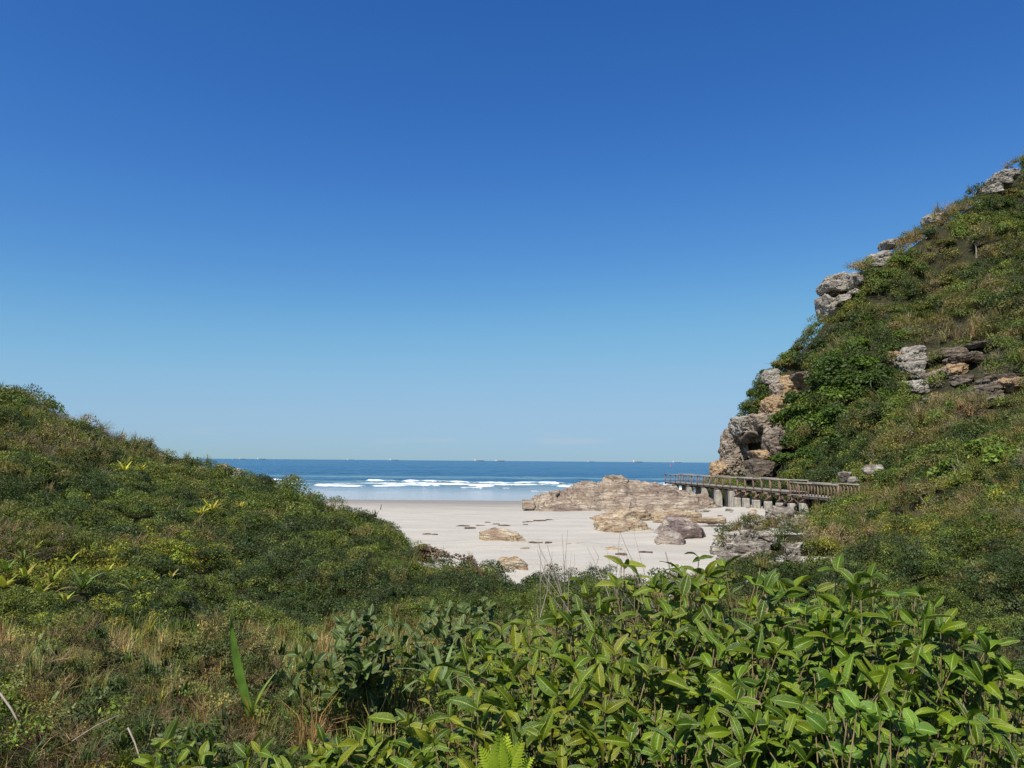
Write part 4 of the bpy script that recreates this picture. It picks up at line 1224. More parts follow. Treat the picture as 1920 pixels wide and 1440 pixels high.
# ------------------------------------------------------------------ placing on the ground along a photo ray
def leaf_obj(name, me, mat, par, loc, tdir, nrm_, size, color):
    """a leaf whose +Y runs along tdir and +Z along nrm_"""
    y_ = Vector(tdir).normalized()
    z_ = Vector(nrm_); z_ = (z_ - y_ * z_.dot(y_)).normalized()
    x_ = y_.cross(z_)
    o = bpy.data.objects.new(name, me)
    COL.objects.link(o)
    o.parent = par
    o.matrix_local = Matrix.Translation(Vector(loc)) @ Matrix((x_, y_, z_)).transposed().to_4x4() @ Matrix.Diagonal((*(size if hasattr(size, '__len__') else (size,) * 3), 1))
    o.color = (*color, 1)
    return o

# ------------------------------------------------------------------ shrubs that stand out on the slopes
def shrub_foliage(seed, n_lobes=16, leaves=95, L=0.15):
    g_ = np.random.default_rng(seed)
    VV, FF, LL, o = [], [], [], 0
    for k in range(n_lobes):
        d = g_.normal(size=3); d[2] = abs(d[2]) * 0.9; d /= np.linalg.norm(d)
        c = d * g_.uniform(0.42, 0.74) * np.array([1, 1, 0.8])
        V, F, l = leaf_cloud(leaves, g_.uniform(0.24, 0.42), 0.8, L, L * 0.5, 0.45, seed * 50 + k, 0.35, -0.5)
        VV.append(V + c); FF.append(F + o); LL.append(l); o += len(V)
    V, F, l = leaf_cloud(leaves * 3, 0.68, 0.8, L, L * 0.5, 0.4, seed * 50 + 49, 0.5, -0.3)
    VV.append(V); FF.append(F + o); LL.append(l)
    me = mesh_np('foliage', np.concatenate(VV), np.concatenate(FF), attrs={'lr': ('FLOAT', np.concatenate(LL).astype(np.float32))})
    me.materials.append(M['shrub'])
    return me
FOL = [shrub_foliage(k) for k in range(5)]
def shrub_stems(seed):
    g_ = np.random.default_rng(seed)
    VV, FF, o = [], [], 0
    for k in range(6):
        a = g_.uniform(0, 6.283); e = np.array([math.cos(a) * 0.6, math.sin(a) * 0.6, g_.uniform(0.25, 0.6)])
        pts = [np.array([0, 0, -0.25]), e * 0.45 + g_.normal(0, .05, 3), e]
        for j in range(3):
            r_ = (0.03, 0.02, 0.008)[j]
            for s_ in range(4):
                VV.append(pts[j] + r_ * np.array([math.cos(s_ * 1.571), math.sin(s_ * 1.571), 0]))
        for j in range(2):
            for s_ in range(4):
                FF.append((o + j * 4 + s_, o + j * 4 + (s_ + 1) % 4, o + j * 4 + 4 + (s_ + 1) % 4, o + j * 4 + 4 + s_))
        o += 12
    me = mesh_np('stems', np.array(VV), np.array(FF)); me.materials.append(M['bark'])
    return me
STEM = [shrub_stems(k) for k in range(3)]
SHN = 0
def shrub(u, v, r, label, group, color, flat=0.8, lift=0.15):
    global SHN
    SHN += 1
    p = hit(u, v)
    for _ in range(4):
        if p[1] > 126 or p[2] < 1.2: u, v = u + (10 if u > 960 else -6), v + 12; p = hit(u, v)
    t_ = thing('shrub', label, 'shrub', p, group)
    t_.rotation_euler = (0, 0, random.uniform(0, 6.28))
    k = random.uniform(0.85, 1.15)
    t_.scale = (r, r * k, r * flat)
    f_ = obj('foliage', random.choice(FOL), None, t_, (0, 0, lift)); j = random.uniform(0.82, 1.2)
    f_.color = (color[0] * j, color[1] * j, color[2] * j, 1)
    obj('stems', random.choice(STEM), None, t_)
    return t_
DG, MG, BG, OG, YG = (0.064, 0.100, 0.024), (0.112, 0.165, 0.028), (0.125, 0.185, 0.034), (0.165, 0.165, 0.048), (0.24, 0.30, 0.038)
g1 = 'shrubs massed below the cliff'
for u, v, r in [(1478, 800, 2.6), (1516, 765, 3.0), (1556, 728, 3.0), (1600, 738, 3.0), (1636, 735, 2.6), (1496, 842, 2.6), (1540, 815, 3.0), (1588, 795, 3.0), (1634, 790, 2.6), (1676, 760, 2.2), (1480, 872, 2.0), (1530, 868, 2.2), (1585, 845, 2.2), (1575, 765, 2.8), (1660, 712, 2.2), (1620, 700, 2.4), (1510, 790, 2.6), (1462, 842, 1.8), (1560, 700, 2.4)]:
    shrub(u, v, r * 1.2, 'dense dark green shrub in the mass of bushes below the cliff behind the boardwalk', g1, (0.060, 0.100, 0.022) if random.random() < 0.5 else (0.085, 0.135, 0.026))
g2 = 'dark shrubs on the upper headland'
for u, v, r in [(1700, 612, 2.4), (1650, 560, 2.4), (1716, 562, 2.2), (1625, 612, 2.4), (1580, 640, 2.2), (1540, 664, 2.0), (1690, 500, 2.2), (1770, 470, 2.0), (1840, 420, 2.2), (1660, 530, 2.0), (1520, 690, 1.8), (1480, 690, 1.8), (1780, 540, 2.0), (1740, 600, 1.8), (1860, 560, 1.6), (1890, 470, 1.8), (1880, 395, 2.2), (1905, 420, 2.0), (1610, 655, 2.0), (1448, 740, 1.8), (1425, 770, 1.8), (1420, 800, 1.4), (1470, 720, 1.4)]:
    shrub(u, v, r, 'dark leafy shrub on the upper slope of the headland', g2, random.choice((DG, DG, MG, OG)))
shrub(1737, 437, 1.5, 'single dark bush sticking up on the headland skyline', None, (0.035, 0.06, 0.03), 1.0, 0.3)
shrub(1695, 640, 1.7, 'bright green tuft of leaves above the pale rock column', None, BG, 1.1)
g8 = 'shrubs on the seaward edge of the headland'
for u, v, r in [(1398, 785, 1.7), (1404, 760, 1.8), (1414, 735, 1.9), (1426, 715, 1.9), (1442, 695, 1.9), (1420, 765, 1.8), (1432, 745, 1.8), (1438, 722, 1.7), (1386, 808, 1.3), (1460, 678, 1.9), (1480, 664, 1.9), (1412, 790, 1.4), (1448, 735, 1.6), (1444, 758, 1.5), (1452, 705, 1.7), (1430, 775, 1.4)]:
    t_ = thing('shrub', 'dark shrub clinging to the seaward edge of the headland above the cave', 'shrub', P(u + 4, v + 8, min(116.0, hit(u + 8, v + 10)[1])), g8)
    t_.scale = (r, r, r * 0.9); t_.rotation_euler = (0, 0, random.uniform(0, 6.28))
    obj('foliage', random.choice(FOL), None, t_).color = (*random.choice((DG, MG, OG)), 1)
    obj('stems', random.choice(STEM), None, t_)
g3 = 'leafy shrubs on the lower right bank'
for u, v, r in [(1690, 908, 2.1), (1735, 898, 2.2), (1780, 908, 1.8), (1850, 866, 2.0), (1900, 884, 1.8), (1820, 925, 1.1), (1655, 925, 1.0), (1730, 935, 1.0), (1880, 940, 1.0), (1800, 850, 1.6), (1910, 820, 1.6), (1600, 965, 0.8), (1560, 985, 0.6), (1780, 965, 0.7), (1860, 1000, 0.6), (1700, 985, 0.6)]:
    shrub(u, v, r, 'leafy green shrub on the lower right bank above the boardwalk end', g3, random.choice((MG, MG, BG, DG)))
g4 = 'leafy shrubs at the boardwalk'
for u, v, r in [(1385, 893, 1.6), (1410, 895, 1.5), (1440, 897, 1.3), (1366, 897, 1.2)]:
    shrub(u, v, r, 'bright green shrub between the boardwalk rail and the sea cave', g4, MG)
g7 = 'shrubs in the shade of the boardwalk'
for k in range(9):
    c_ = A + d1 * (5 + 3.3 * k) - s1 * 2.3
    t_ = thing('shrub', 'shrub coloured dark for shade behind the boardwalk posts', 'shrub', (c_[0], c_[1], max(float(gz(*c_)), float(sandz(*c_))) - 0.1), g7)
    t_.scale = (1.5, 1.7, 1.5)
    obj('foliage', FOL[k % 5], None, t_, (0, 0, 0.15)).color = (0.04, 0.065, 0.018, 1)  # leaf colour darkened to stand for the shade below and behind the deck
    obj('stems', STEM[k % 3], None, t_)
g5 = 'shrubs on the left dune'
for u, v, r in [(110, 855, 1.0), (60, 900, 1.1), (140, 860, 0.9), (215, 862, 0.7), (40, 960, 0.8), (250, 955, 0.9), (330, 960, 1.1), (420, 940, 1.2), (520, 960, 1.0), (600, 985, 1.0), (650, 1005, 0.9), (700, 1035, 0.8), (640, 1060, 0.7), (560, 1050, 0.7), (380, 1000, 0.8), (300, 1010, 0.7), (470, 925, 1.0), (350, 890, 1.2), (180, 900, 1.0), (740, 1020, 0.7), (600, 1100, 0.55), (520, 1110, 0.5), (720, 1085, 0.6), (130, 1010, 0.55), (330, 1080, 0.5), (230, 1085, 0.45), (680, 975, 1.0), (560, 935, 1.1), (20, 870, 0.9), (270, 880, 1.0), (780, 1050, 0.7), (450, 990, 0.9)]:
    shrub(u, v, r, 'dark green rounded shrub in the scrub of the left dune', g5, random.choice((DG, DG, MG, OG)), 0.7)
shrub(470, 1072, 0.62, 'bright light green shrub standing out low on the left dune', None, YG, 1.1)
shrub(520, 975, 0.4, 'small lime green bush on the dark right part of the left dune', None, YG, 0.5)
shrub(796, 1052, 0.9, 'brown withered bush at the sand edge of the left dune', None, (0.19, 0.13, 0.085), 0.9)
g6 = 'shrubs at the near edge of the beach'
for u, v, r in [(880, 1098, 0.5), (935, 1108, 0.45), (985, 1115, 0.4), (850, 1110, 0.5), (905, 1135, 0.4), (960, 1150, 0.35), (800, 1120, 0.5)]:
    shrub(u, v, r, 'low green shrub where the scrub meets the near sand', g6, random.choice((MG, DG, OG)), 0.7)

# leafless grey shrubs
def dead_shrub(lb, u, v, h, seed):
    p = hit(u, v)
    t_ = thing('dead_shrub', lb, 'dead shrub', p, 'leafless shrubs')
    rr = random.Random(seed)
    def grow(a, d, L, r, dep, name, par):
        n_ = 4
        pts = [a]
        for k in range(n_):
            d = (d + Vector((rr.gauss(0, .16), rr.gauss(0, .16), rr.gauss(0.02, .1)))).normalized()
            pts.append(pts[-1] + d * L / n_)
        o_ = obj(name, tube_mesh(name, [tuple(q_) for q_ in pts], [r * (1 - 0.15 * k) for k in range(n_ + 1)], 5), M['dead'], par or t_)
        par = par or o_
        if dep:
            for k in range(3):
                s_ = pts[rr.randint(1, n_)]
                grow(s_, (d + Vector((rr.gauss(0, .6), rr.gauss(0, .6), rr.gauss(0.1, .3)))).normalized(), L * rr.uniform(.45, .75), r * .55, dep - 1, 'twig', par)
    for k in range(3):
        grow(Vector((0, 0, -0.1)), Vector((rr.gauss(0, .5), rr.gauss(0, .5), 1)).normalized(), h * 0.6, h * 0.018, 2, 'branch', None)
for lb, u, v, h in [('pale leafless shrub with forked branches in the middle of the lower right bank', 1740, 978, 1.3), ('grey leafless branches beside the dark hollow of the right bank', 1812, 925, 1.8), ('grey leafless twigs on the slope above the boardwalk end', 1640, 868, 1.8),
                    ('leafless grey shrub on the right part of the left dune', 690, 1050, 1.0), ('leafless grey shrub in the middle of the left dune', 300, 1030, 0.8), ('leafless twigs at the sand edge of the left dune', 812, 1062, 1.0), ('leafless shrub high on the left dune', 130, 860, 1.6), ('pale dead branches in the shrub mass below the cliff', 1650, 780, 2.0), ('bare branches at the right edge of the lower right bank', 1890, 1015, 0.8)]:
    dead_shrub(lb, u, v, h, int(u))
# ------------------------------------------------------------------ strap-leaved plants
def strap_leaf(name, L=1.0, Wd=0.06, arch=0.9, seg=6, keel=0.25):
    V, uvs = [], []
    for j in range(seg + 1):
        q_ = j / seg
        a = 1.25 - arch * q_ * 1.3
        if j == 0: p = np.zeros(3)
        else: p = p + np.array([0, math.cos(a), math.sin(a)]) * L / seg
        w = Wd * (0.75 + 0.5 * q_ - 1.25 * q_ ** 3) + 0.002
        V += [p + np.array([-w, 0, 0]), p + np.array([0, 0, -w * keel]), p + np.array([w, 0, 0])]
        uvs += [(0, q_), (0.5, q_), (1, q_)]
    me = mesh_np(name, np.array(V), grid_faces(3, seg + 1), True, uv=np.array(uvs), attrs={'lr': ('FLOAT', np.full(len(V), 0.5, np.float32))})
    me.materials.append(M['shrub'])
    return me
STRAP = [strap_leaf('leaf', 1.0, 0.055, a) for a in (0.5, 0.8, 1.1)]
def rosette(name, label, cat, p, r, n, color, group=None, wide=1.0, flat=0.55):
    t_ = thing(name, label, cat, p, group)
    for k in range(n):
        a = k * 2.4 + random.uniform(-.2, .2)
        q_ = k / n
        j = random.uniform(0.75, 1.25)
        o = bpy.data.objects.new('leaf', STRAP[0 if q_ > 0.65 else (1 if q_ > 0.3 else 2)])
        COL.objects.link(o); o.parent = t_
        o.rotation_euler = (-flat * (1 - q_) * random.uniform(0.5, 1.1), 0, a)
        s_ = r * random.uniform(0.8, 1.1)
        o.scale = (s_ * wide, s_, s_)
        c = color if random.random() < 0.85 else (0.32, 0.24, 0.08)
        o.color = (c[0] * j, c[1] * j, c[2] * j, 1)
    return t_
BR = (0.135, 0.19, 0.05)
gb = 'bromeliads on the left dune'
for u, v, r in [(140, 1055, 0.50), (165, 1080, 0.35), (150, 1165, 0.42), (245, 1165, 0.32), (300, 1010, 0.45), (95, 930, 0.6), (520, 1095, 0.35), (560, 1115, 0.3), (30, 985, 0.4), (420, 1130, 0.26), (40, 1100, 0.3)]:
    rosette('bromeliad', 'green bromeliad rosette in the scrub of the left dune', 'bromeliad', hit(u, v) + np.array([0, 0, 0.30 + 0.35 * r]), r * 1.15, 13, BR, gb)
for u, v, r, lb in [(232, 915, 0.85, 'yellow leaved bromeliad clump high on the left dune'), (236, 932, 0.6, 'smaller yellow bromeliad just below the highest yellow clump'), (395, 1000, 0.7, 'yellow tipped bromeliad in the middle of the left dune'), (375, 1008, 0.5, 'small yellow bromeliad left of the yellow tipped one'), (450, 985, 0.5, 'pale green bromeliad right of the yellow tipped one'), (262, 912, 0.55, 'yellow green bromeliad at the right of the highest yellow clump')]:
    rosette('bromeliad', lb, 'bromeliad', hit(u, v) + np.array([0, 0, 0.75]), r, 15, (0.40, 0.38, 0.045) if 'yellow' in lb else BR, None, 1.3, 0.3)
gb2 = 'bromeliads on the right bank'
for u, v, r in [(1440, 990, 0.55), (1505, 965, 0.6), (1500, 985, 0.6), (1475, 1000, 0.5), (1455, 1020, 0.45), (1590, 1000, 0.55), (1600, 1015, 0.5), (1530, 990, 0.5), (1560, 1035, 0.4), (1620, 1040, 0.4), (1470, 1035, 0.35), (1690, 660, 1.2), (1555, 905, 0.8)]:
    rosette('bromeliad', 'spiky green bromeliad among the weeds of the right bank', 'bromeliad', hit(u, v) + np.array([0, 0, 0.32]), r, 14, (0.14, 0.21, 0.045), gb2)
# upright broad yellow-green leaves low on the left
ga = 'upright paddle leaved plants'
for u, v, r in [(15, 1075, 0.34), (60, 1070, 0.26), (130, 1090, 0.2), (95, 1135, 0.22), (5, 1150, 0.3), (260, 1125, 0.22), (345, 1150, 0.2), (400, 1145, 0.2), (120, 1175, 0.18), (30, 1180, 0.22), (200, 1110, 0.2), (60, 1010, 0.3), (230, 1040, 0.25), (20, 1040, 0.3), (90, 1060, 0.26), (45, 1125, 0.24), (150, 1120, 0.2), (75, 1160, 0.22), (180, 1150, 0.18), (10, 1110, 0.26), (110, 1050, 0.24), (320, 1120, 0.18), (280, 1160, 0.16)]:
    rosette('paddle_plant', 'small plant with upright yellow green paddle leaves low on the left dune', 'plant', hit(u, v) + np.array([0, 0, 0.34]), r * 1.15, 6, random.choice(((0.30, 0.34, 0.05), (0.17, 0.25, 0.05), (0.36, 0.34, 0.06))), ga, 2.4, 0.25)

# small palm on the headland
pp_ = hit(1831, 486)
pt = thing('palm_tree', 'small thin palm standing alone on the upper headland slope', 'palm', pp_)
obj('trunk', tube_mesh('trunk', [(0, 0, -0.3), (0.05, 0, 1.2), (0.02, 0, 2.6)], [0.14, 0.11, 0.10], 7), M['dead'], pt)
for k in range(16):
    a = k * 2.4
    o = bpy.data.objects.new('frond', STRAP[k % 3]); COL.objects.link(o); o.parent = pt
    o.location = (0, 0, 2.55); o.rotation_euler = (-0.15 - 0.9 * (k / 16), 0, a); o.scale = (3.2, 1.25, 1.25); o.color = (0.07, 0.10, 0.035, 1)

# ------------------------------------------------------------------ foreground shrubs, leaf by leaf
def broad_leaf(seed, ratio=0.32, bend=0.5, fold=0.25, bite=False, seg=6, blunt=1.0):
    g_ = np.random.default_rng(seed)
    V, uvs = [], []
    p = np.array([0, 0, 0.0]); ph = g_.uniform(0, 6.28); tw = g_.normal(0, 0.25)
    for j in range(seg + 1):
        q_ = j / seg
        ang = 0.25 - bend * q_ + g_.normal(0, 0.04)
        if j: p = p + np.array([g_.normal(0, 0.012), math.cos(ang), math.sin(ang)]) / seg
        w = ratio * 0.5 * (math.sin(math.pi * min(1, q_ ** 0.85 * 0.96 + 0.02)) ** (0.8 * blunt)) + 0.006
        for c in (-1, -0.5, 0, 0.5, 1):
            ww = w
            if bite and c in (-1, 1) and g_.random() < 0.3: ww = w * g_.uniform(0.55, 0.85)
            xx = c * ww
            zz_ = abs(c) * w * fold * 2 + 0.05 * ratio * math.sin(9 * q_ + ph + (1.6 if c > 0 else 0)) * abs(c) - 0.10 * abs(c) ** 3 * w
            rt = tw * (q_ - 0.5)
            V.append(p + np.array([xx * math.cos(rt), 0, zz_ + xx * math.sin(rt)]))
            uvs.append((0.5 + c * 0.5, q_))
    me = mesh_np('leaf', np.array(V), grid_faces(5, seg + 1), True, uv=np.array(uvs))
    me.materials.append(M['broad'])
    return me
LONG = [broad_leaf(k, 0.29 + 0.055 * (k % 3), 0.35 + 0.26 * (k % 5), 0.12 + 0.1 * (k % 4), k % 2 == 0) for k in range(12)]
OVAL = [broad_leaf(50 + k, 0.52 + 0.06 * (k % 3), 0.2 + 0.15 * (k % 4), 0.15 + 0.08 * (k % 3), k % 4 == 0, 5, 0.75) for k in range(8)]

def leaf_shrub(name, label, group, centre, rad, nbranch, leaves_of, llen, colors, ground, nodes=5, seed=0, lean=(0, 0, 0), up=0.55):
    """branches rise from the root to points spread through the crown; leaves sit in pairs along their ends"""
    rr = np.random.default_rng(seed)
    centre = np.asarray(centre, float)
    root = np.array([centre[0] + lean[0], centre[1] + 0.1 + lean[1], ground])
    t_ = thing(name, label, 'shrub', root, group)
    cnt_ = 0
    for k in range(nbranch):
        d = rr.normal(size=3); d /= np.linalg.norm(d)
        d[2] = abs(d[2]) * 0.95 - 0.25
        if rr.random() < 0.6: d[1] = -abs(d[1])             # fuller on the open, sunny side
        tip = centre + d * np.asarray(rad) * rr.uniform(0.55, 1.0)
        midp = root * 0.5 + tip * 0.5 + np.array([rr.normal(0, .13), rr.normal(0, .12), rr.uniform(-0.12, 0.12)])
        ts = np.linspace(0, 1, 9)[:, None]
        pts = (1 - ts) ** 2 * root + 2 * ts * (1 - ts) * midp + ts ** 2 * tip
        pts[1:-1] += rr.normal(0, 0.012, (7, 3))
        br_ = obj('branch', tube_mesh('branch', pts - root, np.linspace(0.0050, 0.0015, 9), 5), M['twig'], t_)
        bd = pts[-1] - pts[-3]; bd /= np.linalg.norm(bd)
        a0 = rr.uniform(0, 6.28)
        for j in range(nodes):
            q_ = 1 - 0.42 * (j / max(1, nodes - 1)) ** 1.0 * (1 if j else 0)
            f = q_ * 8; i0 = int(min(7, math.floor(f))); c = pts[i0] + (pts[i0 + 1] - pts[i0]) * (f - i0)
            for s_ in ((0, 1) if j else (0, 1, 2)):
                if cnt_ >= 298 or (j and rr.random() < 0.12): continue
                a = a0 + j * 1.57 + s_ * (3.14 if j else 2.1) + rr.normal(0, .3)
                e1 = np.cross(bd, [0.1, 0.2, 0.97]); e1 /= np.linalg.norm(e1) + 1e-9; e2 = np.cross(bd, e1)
                side = e1 * math.cos(a) + e2 * math.sin(a)
                td = side * rr.uniform(0.7, 1.0) + bd * rr.uniform(0.3, 0.9) + np.array([0, 0, rr.uniform(-0.6, 0.4)])
                nv = bd * 0.25 + np.array([-0.12, -0.42, up + 0.1]) + rr.normal(0, 0.46, 3)
                if np.linalg.norm(np.cross(td, nv)) < 0.15: nv = nv + np.array([0.5, 0.3, 0])
                L_ = llen * rr.uniform(0.5, 1.12)
                col_ = np.array(colors[rr.integers(len(colors))]) * rr.uniform(0.75, 1.3)
                leaf_obj('leaf', leaves_of[rr.integers(len(leaves_of))], None, br_, c - root, td, nv, (L_ * rr.uniform(.85, 1.15), L_, L_), col_)
                cnt_ += 1
    return t_
BL = [(0.064, 0.120, 0.006), (0.088, 0.152, 0.006), (0.042, 0.084, 0.006), (0.130, 0.185, 0.008)]
BL2 = [(0.074, 0.122, 0.007), (0.106, 0.150, 0.008), (0.160, 0.178, 0.010), (0.050, 0.088, 0.007)]
fg = [('tall glossy shrub at the right end of the big foreground bush', 1760, 1295, 2.6, (0.36, 0.40, 0.34), BL),
      ('glossy shrub with long leaves left of the right end of the big bush', 1600, 1178, 2.8, (0.32, 0.42, 0.34), BL),
      ('tallest glossy shrub in the middle of the big foreground bush', 1450, 1165, 2.85, (0.32, 0.42, 0.34), BL),
      ('glossy shrub with browned leaf tips in front of the grey bank rocks', 1330, 1160, 2.9, (0.32, 0.42, 0.34), BL2),
      ('glossy shrub with browned leaf tips in front of the purple boulder', 1205, 1168, 3.0, (0.32, 0.42, 0.34), BL2),
      ('glossy shrub rising behind the dry stalks', 1080, 1205, 3.1, (0.32, 0.42, 0.34), BL2),
      ('glossy shrub halfway down the middle of the big bush', 1400, 1320, 2.4, (0.30, 0.30, 0.28), BL),
      ('glossy shrub halfway down the left part of the big bush', 1160, 1330, 2.5, (0.30, 0.30, 0.28), BL2),
      ('glossy shrub halfway down the right part of the big bush', 1610, 1330, 2.35, (0.28, 0.30, 0.28), BL),
      ('low glossy shrub at the bottom right of the picture', 1770, 1470, 2.15, (0.30, 0.30, 0.27), BL),
      ('near glossy shrub at the bottom edge right of the middle', 1500, 1450, 2.1, (0.28, 0.28, 0.25), BL),
      ('near glossy shrub at the bottom edge in the middle', 1290, 1445, 2.15, (0.27, 0.28, 0.25), BL),
      ('near shrub with browned leaves right of the yellow fern', 1080, 1440, 2.3, (0.26, 0.28, 0.25), BL2),
      ('low shrub with browned leaf rims left of the fern', 870, 1400, 2.5, (0.27, 0.30, 0.24), BL2),
      ('low sprawling shrub with rust edged leaves at the bottom left of the middle', 690, 1425, 2.6, (0.26, 0.30, 0.20), BL2),
      ('small sparse shrub with large leaves at the bottom left', 500, 1440, 2.7, (0.22, 0.26, 0.14), BL2),
      ('few leaved shrub in the grass near the bottom left corner', 330, 1445, 2.9, (0.20, 0.22, 0.13), BL2),
      ('glossy shrub filling the upper right shoulder of the big bush', 1700, 1205, 2.75, (0.28, 0.38, 0.30), BL),
      ('glossy shrub deep in the upper middle of the big bush', 1520, 1265, 2.6, (0.30, 0.34, 0.30), BL),
      ('glossy shrub deep in the upper left of the big bush', 1270, 1270, 2.65, (0.30, 0.34, 0.30), BL2),
      ('glossy shrub at the far left of the big bush below the dry stalks', 1010, 1310, 2.8, (0.28, 0.34, 0.28), BL2),
      ('small glossy shrub at the bottom edge between the middle and the right', 1395, 1400, 2.2, (0.24, 0.28, 0.25), BL),
      ('mid height shrub between the dry stalks and the browned shrub', 940, 1265, 3.5, (0.34, 0.40, 0.26), BL2)]
for i, (lb, u, v, D, rad, cols) in enumerate(fg):
    c = P(u, v, D)
    few = 'sparse' in lb or 'few' in lb
    leaf_shrub('broadleaf_shrub', lb, 'glossy broadleaf shrubs in the foreground', c, rad, 12 if few else 30, LONG, 0.092 if D > 2.3 else 0.080, cols, float(gz(c[0], c[1])) - 0.05, 6, 200 + i)
GR = [(0.075, 0.115, 0.036), (0.092, 0.132, 0.040), (0.060, 0.095, 0.030)]
for i, (lb, u, v, D, rad) in enumerate([('grey green shrub with rounded leaves right of the dry grass', 740, 1205, 5.0, (0.55, 0.5, 0.30)), ('smaller grey green rounded leaf shrub left of the mid height shrub', 870, 1180, 5.6, (0.5, 0.5, 0.32)), ('grey green rounded leaf shrub at the edge of the dry grass', 650, 1225, 4.8, (0.35, 0.4, 0.22))]):
    c = P(u, v, D)
    leaf_shrub('roundleaf_shrub', lb, 'rounded leaf shrubs behind the foreground', c, rad, 30, OVAL, 0.085, GR, float(gz(c[0], c[1])) - 0.05, 5, 300 + i)
c = P(1625, 1380, 1.95)
leaf_shrub('roundleaf_shrub', 'bright green small shrub with round leaves inside the big bush', None, c, (0.13, 0.10, 0.13), 14, OVAL, 0.05, [(0.085, 0.17, 0.02), (0.115, 0.205, 0.024)], float(gz(c[0], c[1])), 5, 320)

# ------------------------------------------------------------------ grass and small foreground plants
n = 2600
gxx = RNG.uniform(-6.5, 0.9, n); gyy = RNG.uniform(2.9, 9.8, n)
kp = (np.abs(gxx / gyy) < 0.80) & (RNG.random(n) < np.clip(1.15 - np.abs(gyy - (7.0 - 0.1 * gxx)) / 4.5, 0.25, 1)) & ~((gxx > -0.75) & (gyy < 4.3))
gxx, gyy = gxx[kp], gyy[kp]; n = len(gxx)
tc = np.array([(0.40, 0.31, 0.15), (0.28, 0.165, 0.08), (0.17, 0.22, 0.06), (0.25, 0.24, 0.085), (0.10, 0.15, 0.045), (0.20, 0.08, 0.055)])[RNG.choice(6, n, p=[.30, .10, .22, .22, .14, .02])] * RNG.uniform(.7, 1.25, (n, 1))
ss_ = RNG.uniform(0.10, 0.25, n)
scatter('dry_grass', 'dry straw coloured and green grass growing on the strip at the left', 'grass', np.stack([gxx, gyy, gz(gxx, gyy) - 0.02], 1),
        euler_align(np.tile([0, 0, 1.0], (n, 1)) + RNG.normal(0, .01, (n, 3)), RNG.uniform(0, 6.28, n)), np.stack([ss_, ss_, ss_ * RNG.uniform(1, 1.6, n)], 1), tc, np.where(RNG.random(n) < 0.5, 7, np.where(RNG.random(n) < .75, 8, 5)))
# tall upright sword leaf
pb = P(470, 1345, 4.1)
sw = thing('sword_plant', 'single tall upright green sword leaf rising from the dry grass', 'plant', pb)
V = []
for j in range(9):
    q_ = j / 8
    w = 0.034 * (0.55 + 1.0 * q_ - 1.5 * q_ ** 2.2) + 0.001
    cx_, cz_ = -0.125 * q_ - 0.015 * math.sin(q_ * 3), 0.5 * q_
    V += [(cx_ - w, 0.01, cz_), (cx_, 0.03, cz_ + 0.004), (cx_ + w, 0.0, cz_)]
me = mesh_np('leaf', np.array(V), grid_faces(3, 9), True, attrs={'lr': ('FLOAT', np.full(27, 0.5, np.float32))})
o = obj('leaf', me, M['shrub'], sw); o.color = (0.13, 0.23, 0.035, 1)
for k, (a, r_, c_) in enumerate(((2.0, 0.22, (0.36, 0.21, 0.05)), (1.2, 0.2, (0.30, 0.22, 0.05)), (-0.8, 0.26, (0.16, 0.22, 0.05)), (-1.6, 0.24, (0.34, 0.22, 0.06)), (-2.4, 0.2, (0.14, 0.2, 0.05)))):
    o = bpy.data.objects.new('leaf', STRAP[0]); COL.objects.link(o); o.parent = sw
    o.rotation_euler = (0.1, 0, a); o.scale = (r_ * 0.8, r_, r_); o.color = (*c_, 1)
for lb, u, v, D, r in [('pale blue green spiky rosette in the dry grass', 285, 1300, 5.6, 0.22), ('green spiky rosette at the left edge of the dry grass', 80, 1330, 4.6, 0.3), ('strap leaved tuft between the rounded leaf shrub and the big bush', 830, 1250, 4.0, 0.3), ('grassy tuft with yellowing tips right of the sword leaf', 520, 1260, 5.6, 0.26)]:
    rosette('spiky_plant', lb, 'plant', P(u, v, D) - np.array([0, 0, 0.1]), r, 14, (0.15, 0.21, 0.07), None, 0.8, 0.35)
# bright fern at the bottom edge
pf = P(940, 1475, 1.95)
fe = thing('fern', 'bright yellow green fern at the bottom edge of the picture', 'fern', pf)
def fern_frond():
    V, F = [], []
    for j in range(16):
        q_ = (j + 0.5) / 16
        L_ = 0.34 * math.sin(math.pi * (0.22 + 0.78 * q_)) ** 1.0 + 0.015
        for s_ in (-1, 1):
            o_ = len(V); y0 = q_; 
            V += [(0, y0 - .022, 0), (s_ * L_ * .6, y0 + L_ * .12, .03), (s_ * L_, y0 + L_ * .34, -0.01), (s_ * L_ * .5, y0 + .05 + L_ * .12, .03), (0, y0 + .026, 0)]
            F.append((o_, o_ + 1, o_ + 2, o_ + 3, o_ + 4))
    return mesh_np('frond', np.array(V), np.array(F), attrs={'lr': ('FLOAT', np.tile([.4, .6], 80).astype(np.float32))})
fm = fern_frond()
for k, (tx, tz, s_) in enumerate(((-0.05, 1, 0.17), (0.35, 0.85, 0.15), (-0.45, 0.8, 0.13), (0.7, 0.6, 0.12), (0.1, 0.9, 0.14))):
    o = leaf_obj('frond', fm, M['shrub'] if k == 0 else None, fe, (0, 0, 0), (tx, -0.25 + 0.1 * k, tz), (0.1, -1, 0.45), (s_ * 0.55, s_ * 0.85, s_), (0.33, 0.42, 0.035))
    if k == 0 and not fm.materials: fm.materials.append(M['shrub'])
if not fm.materials: fm.materials.append(M['shrub'])

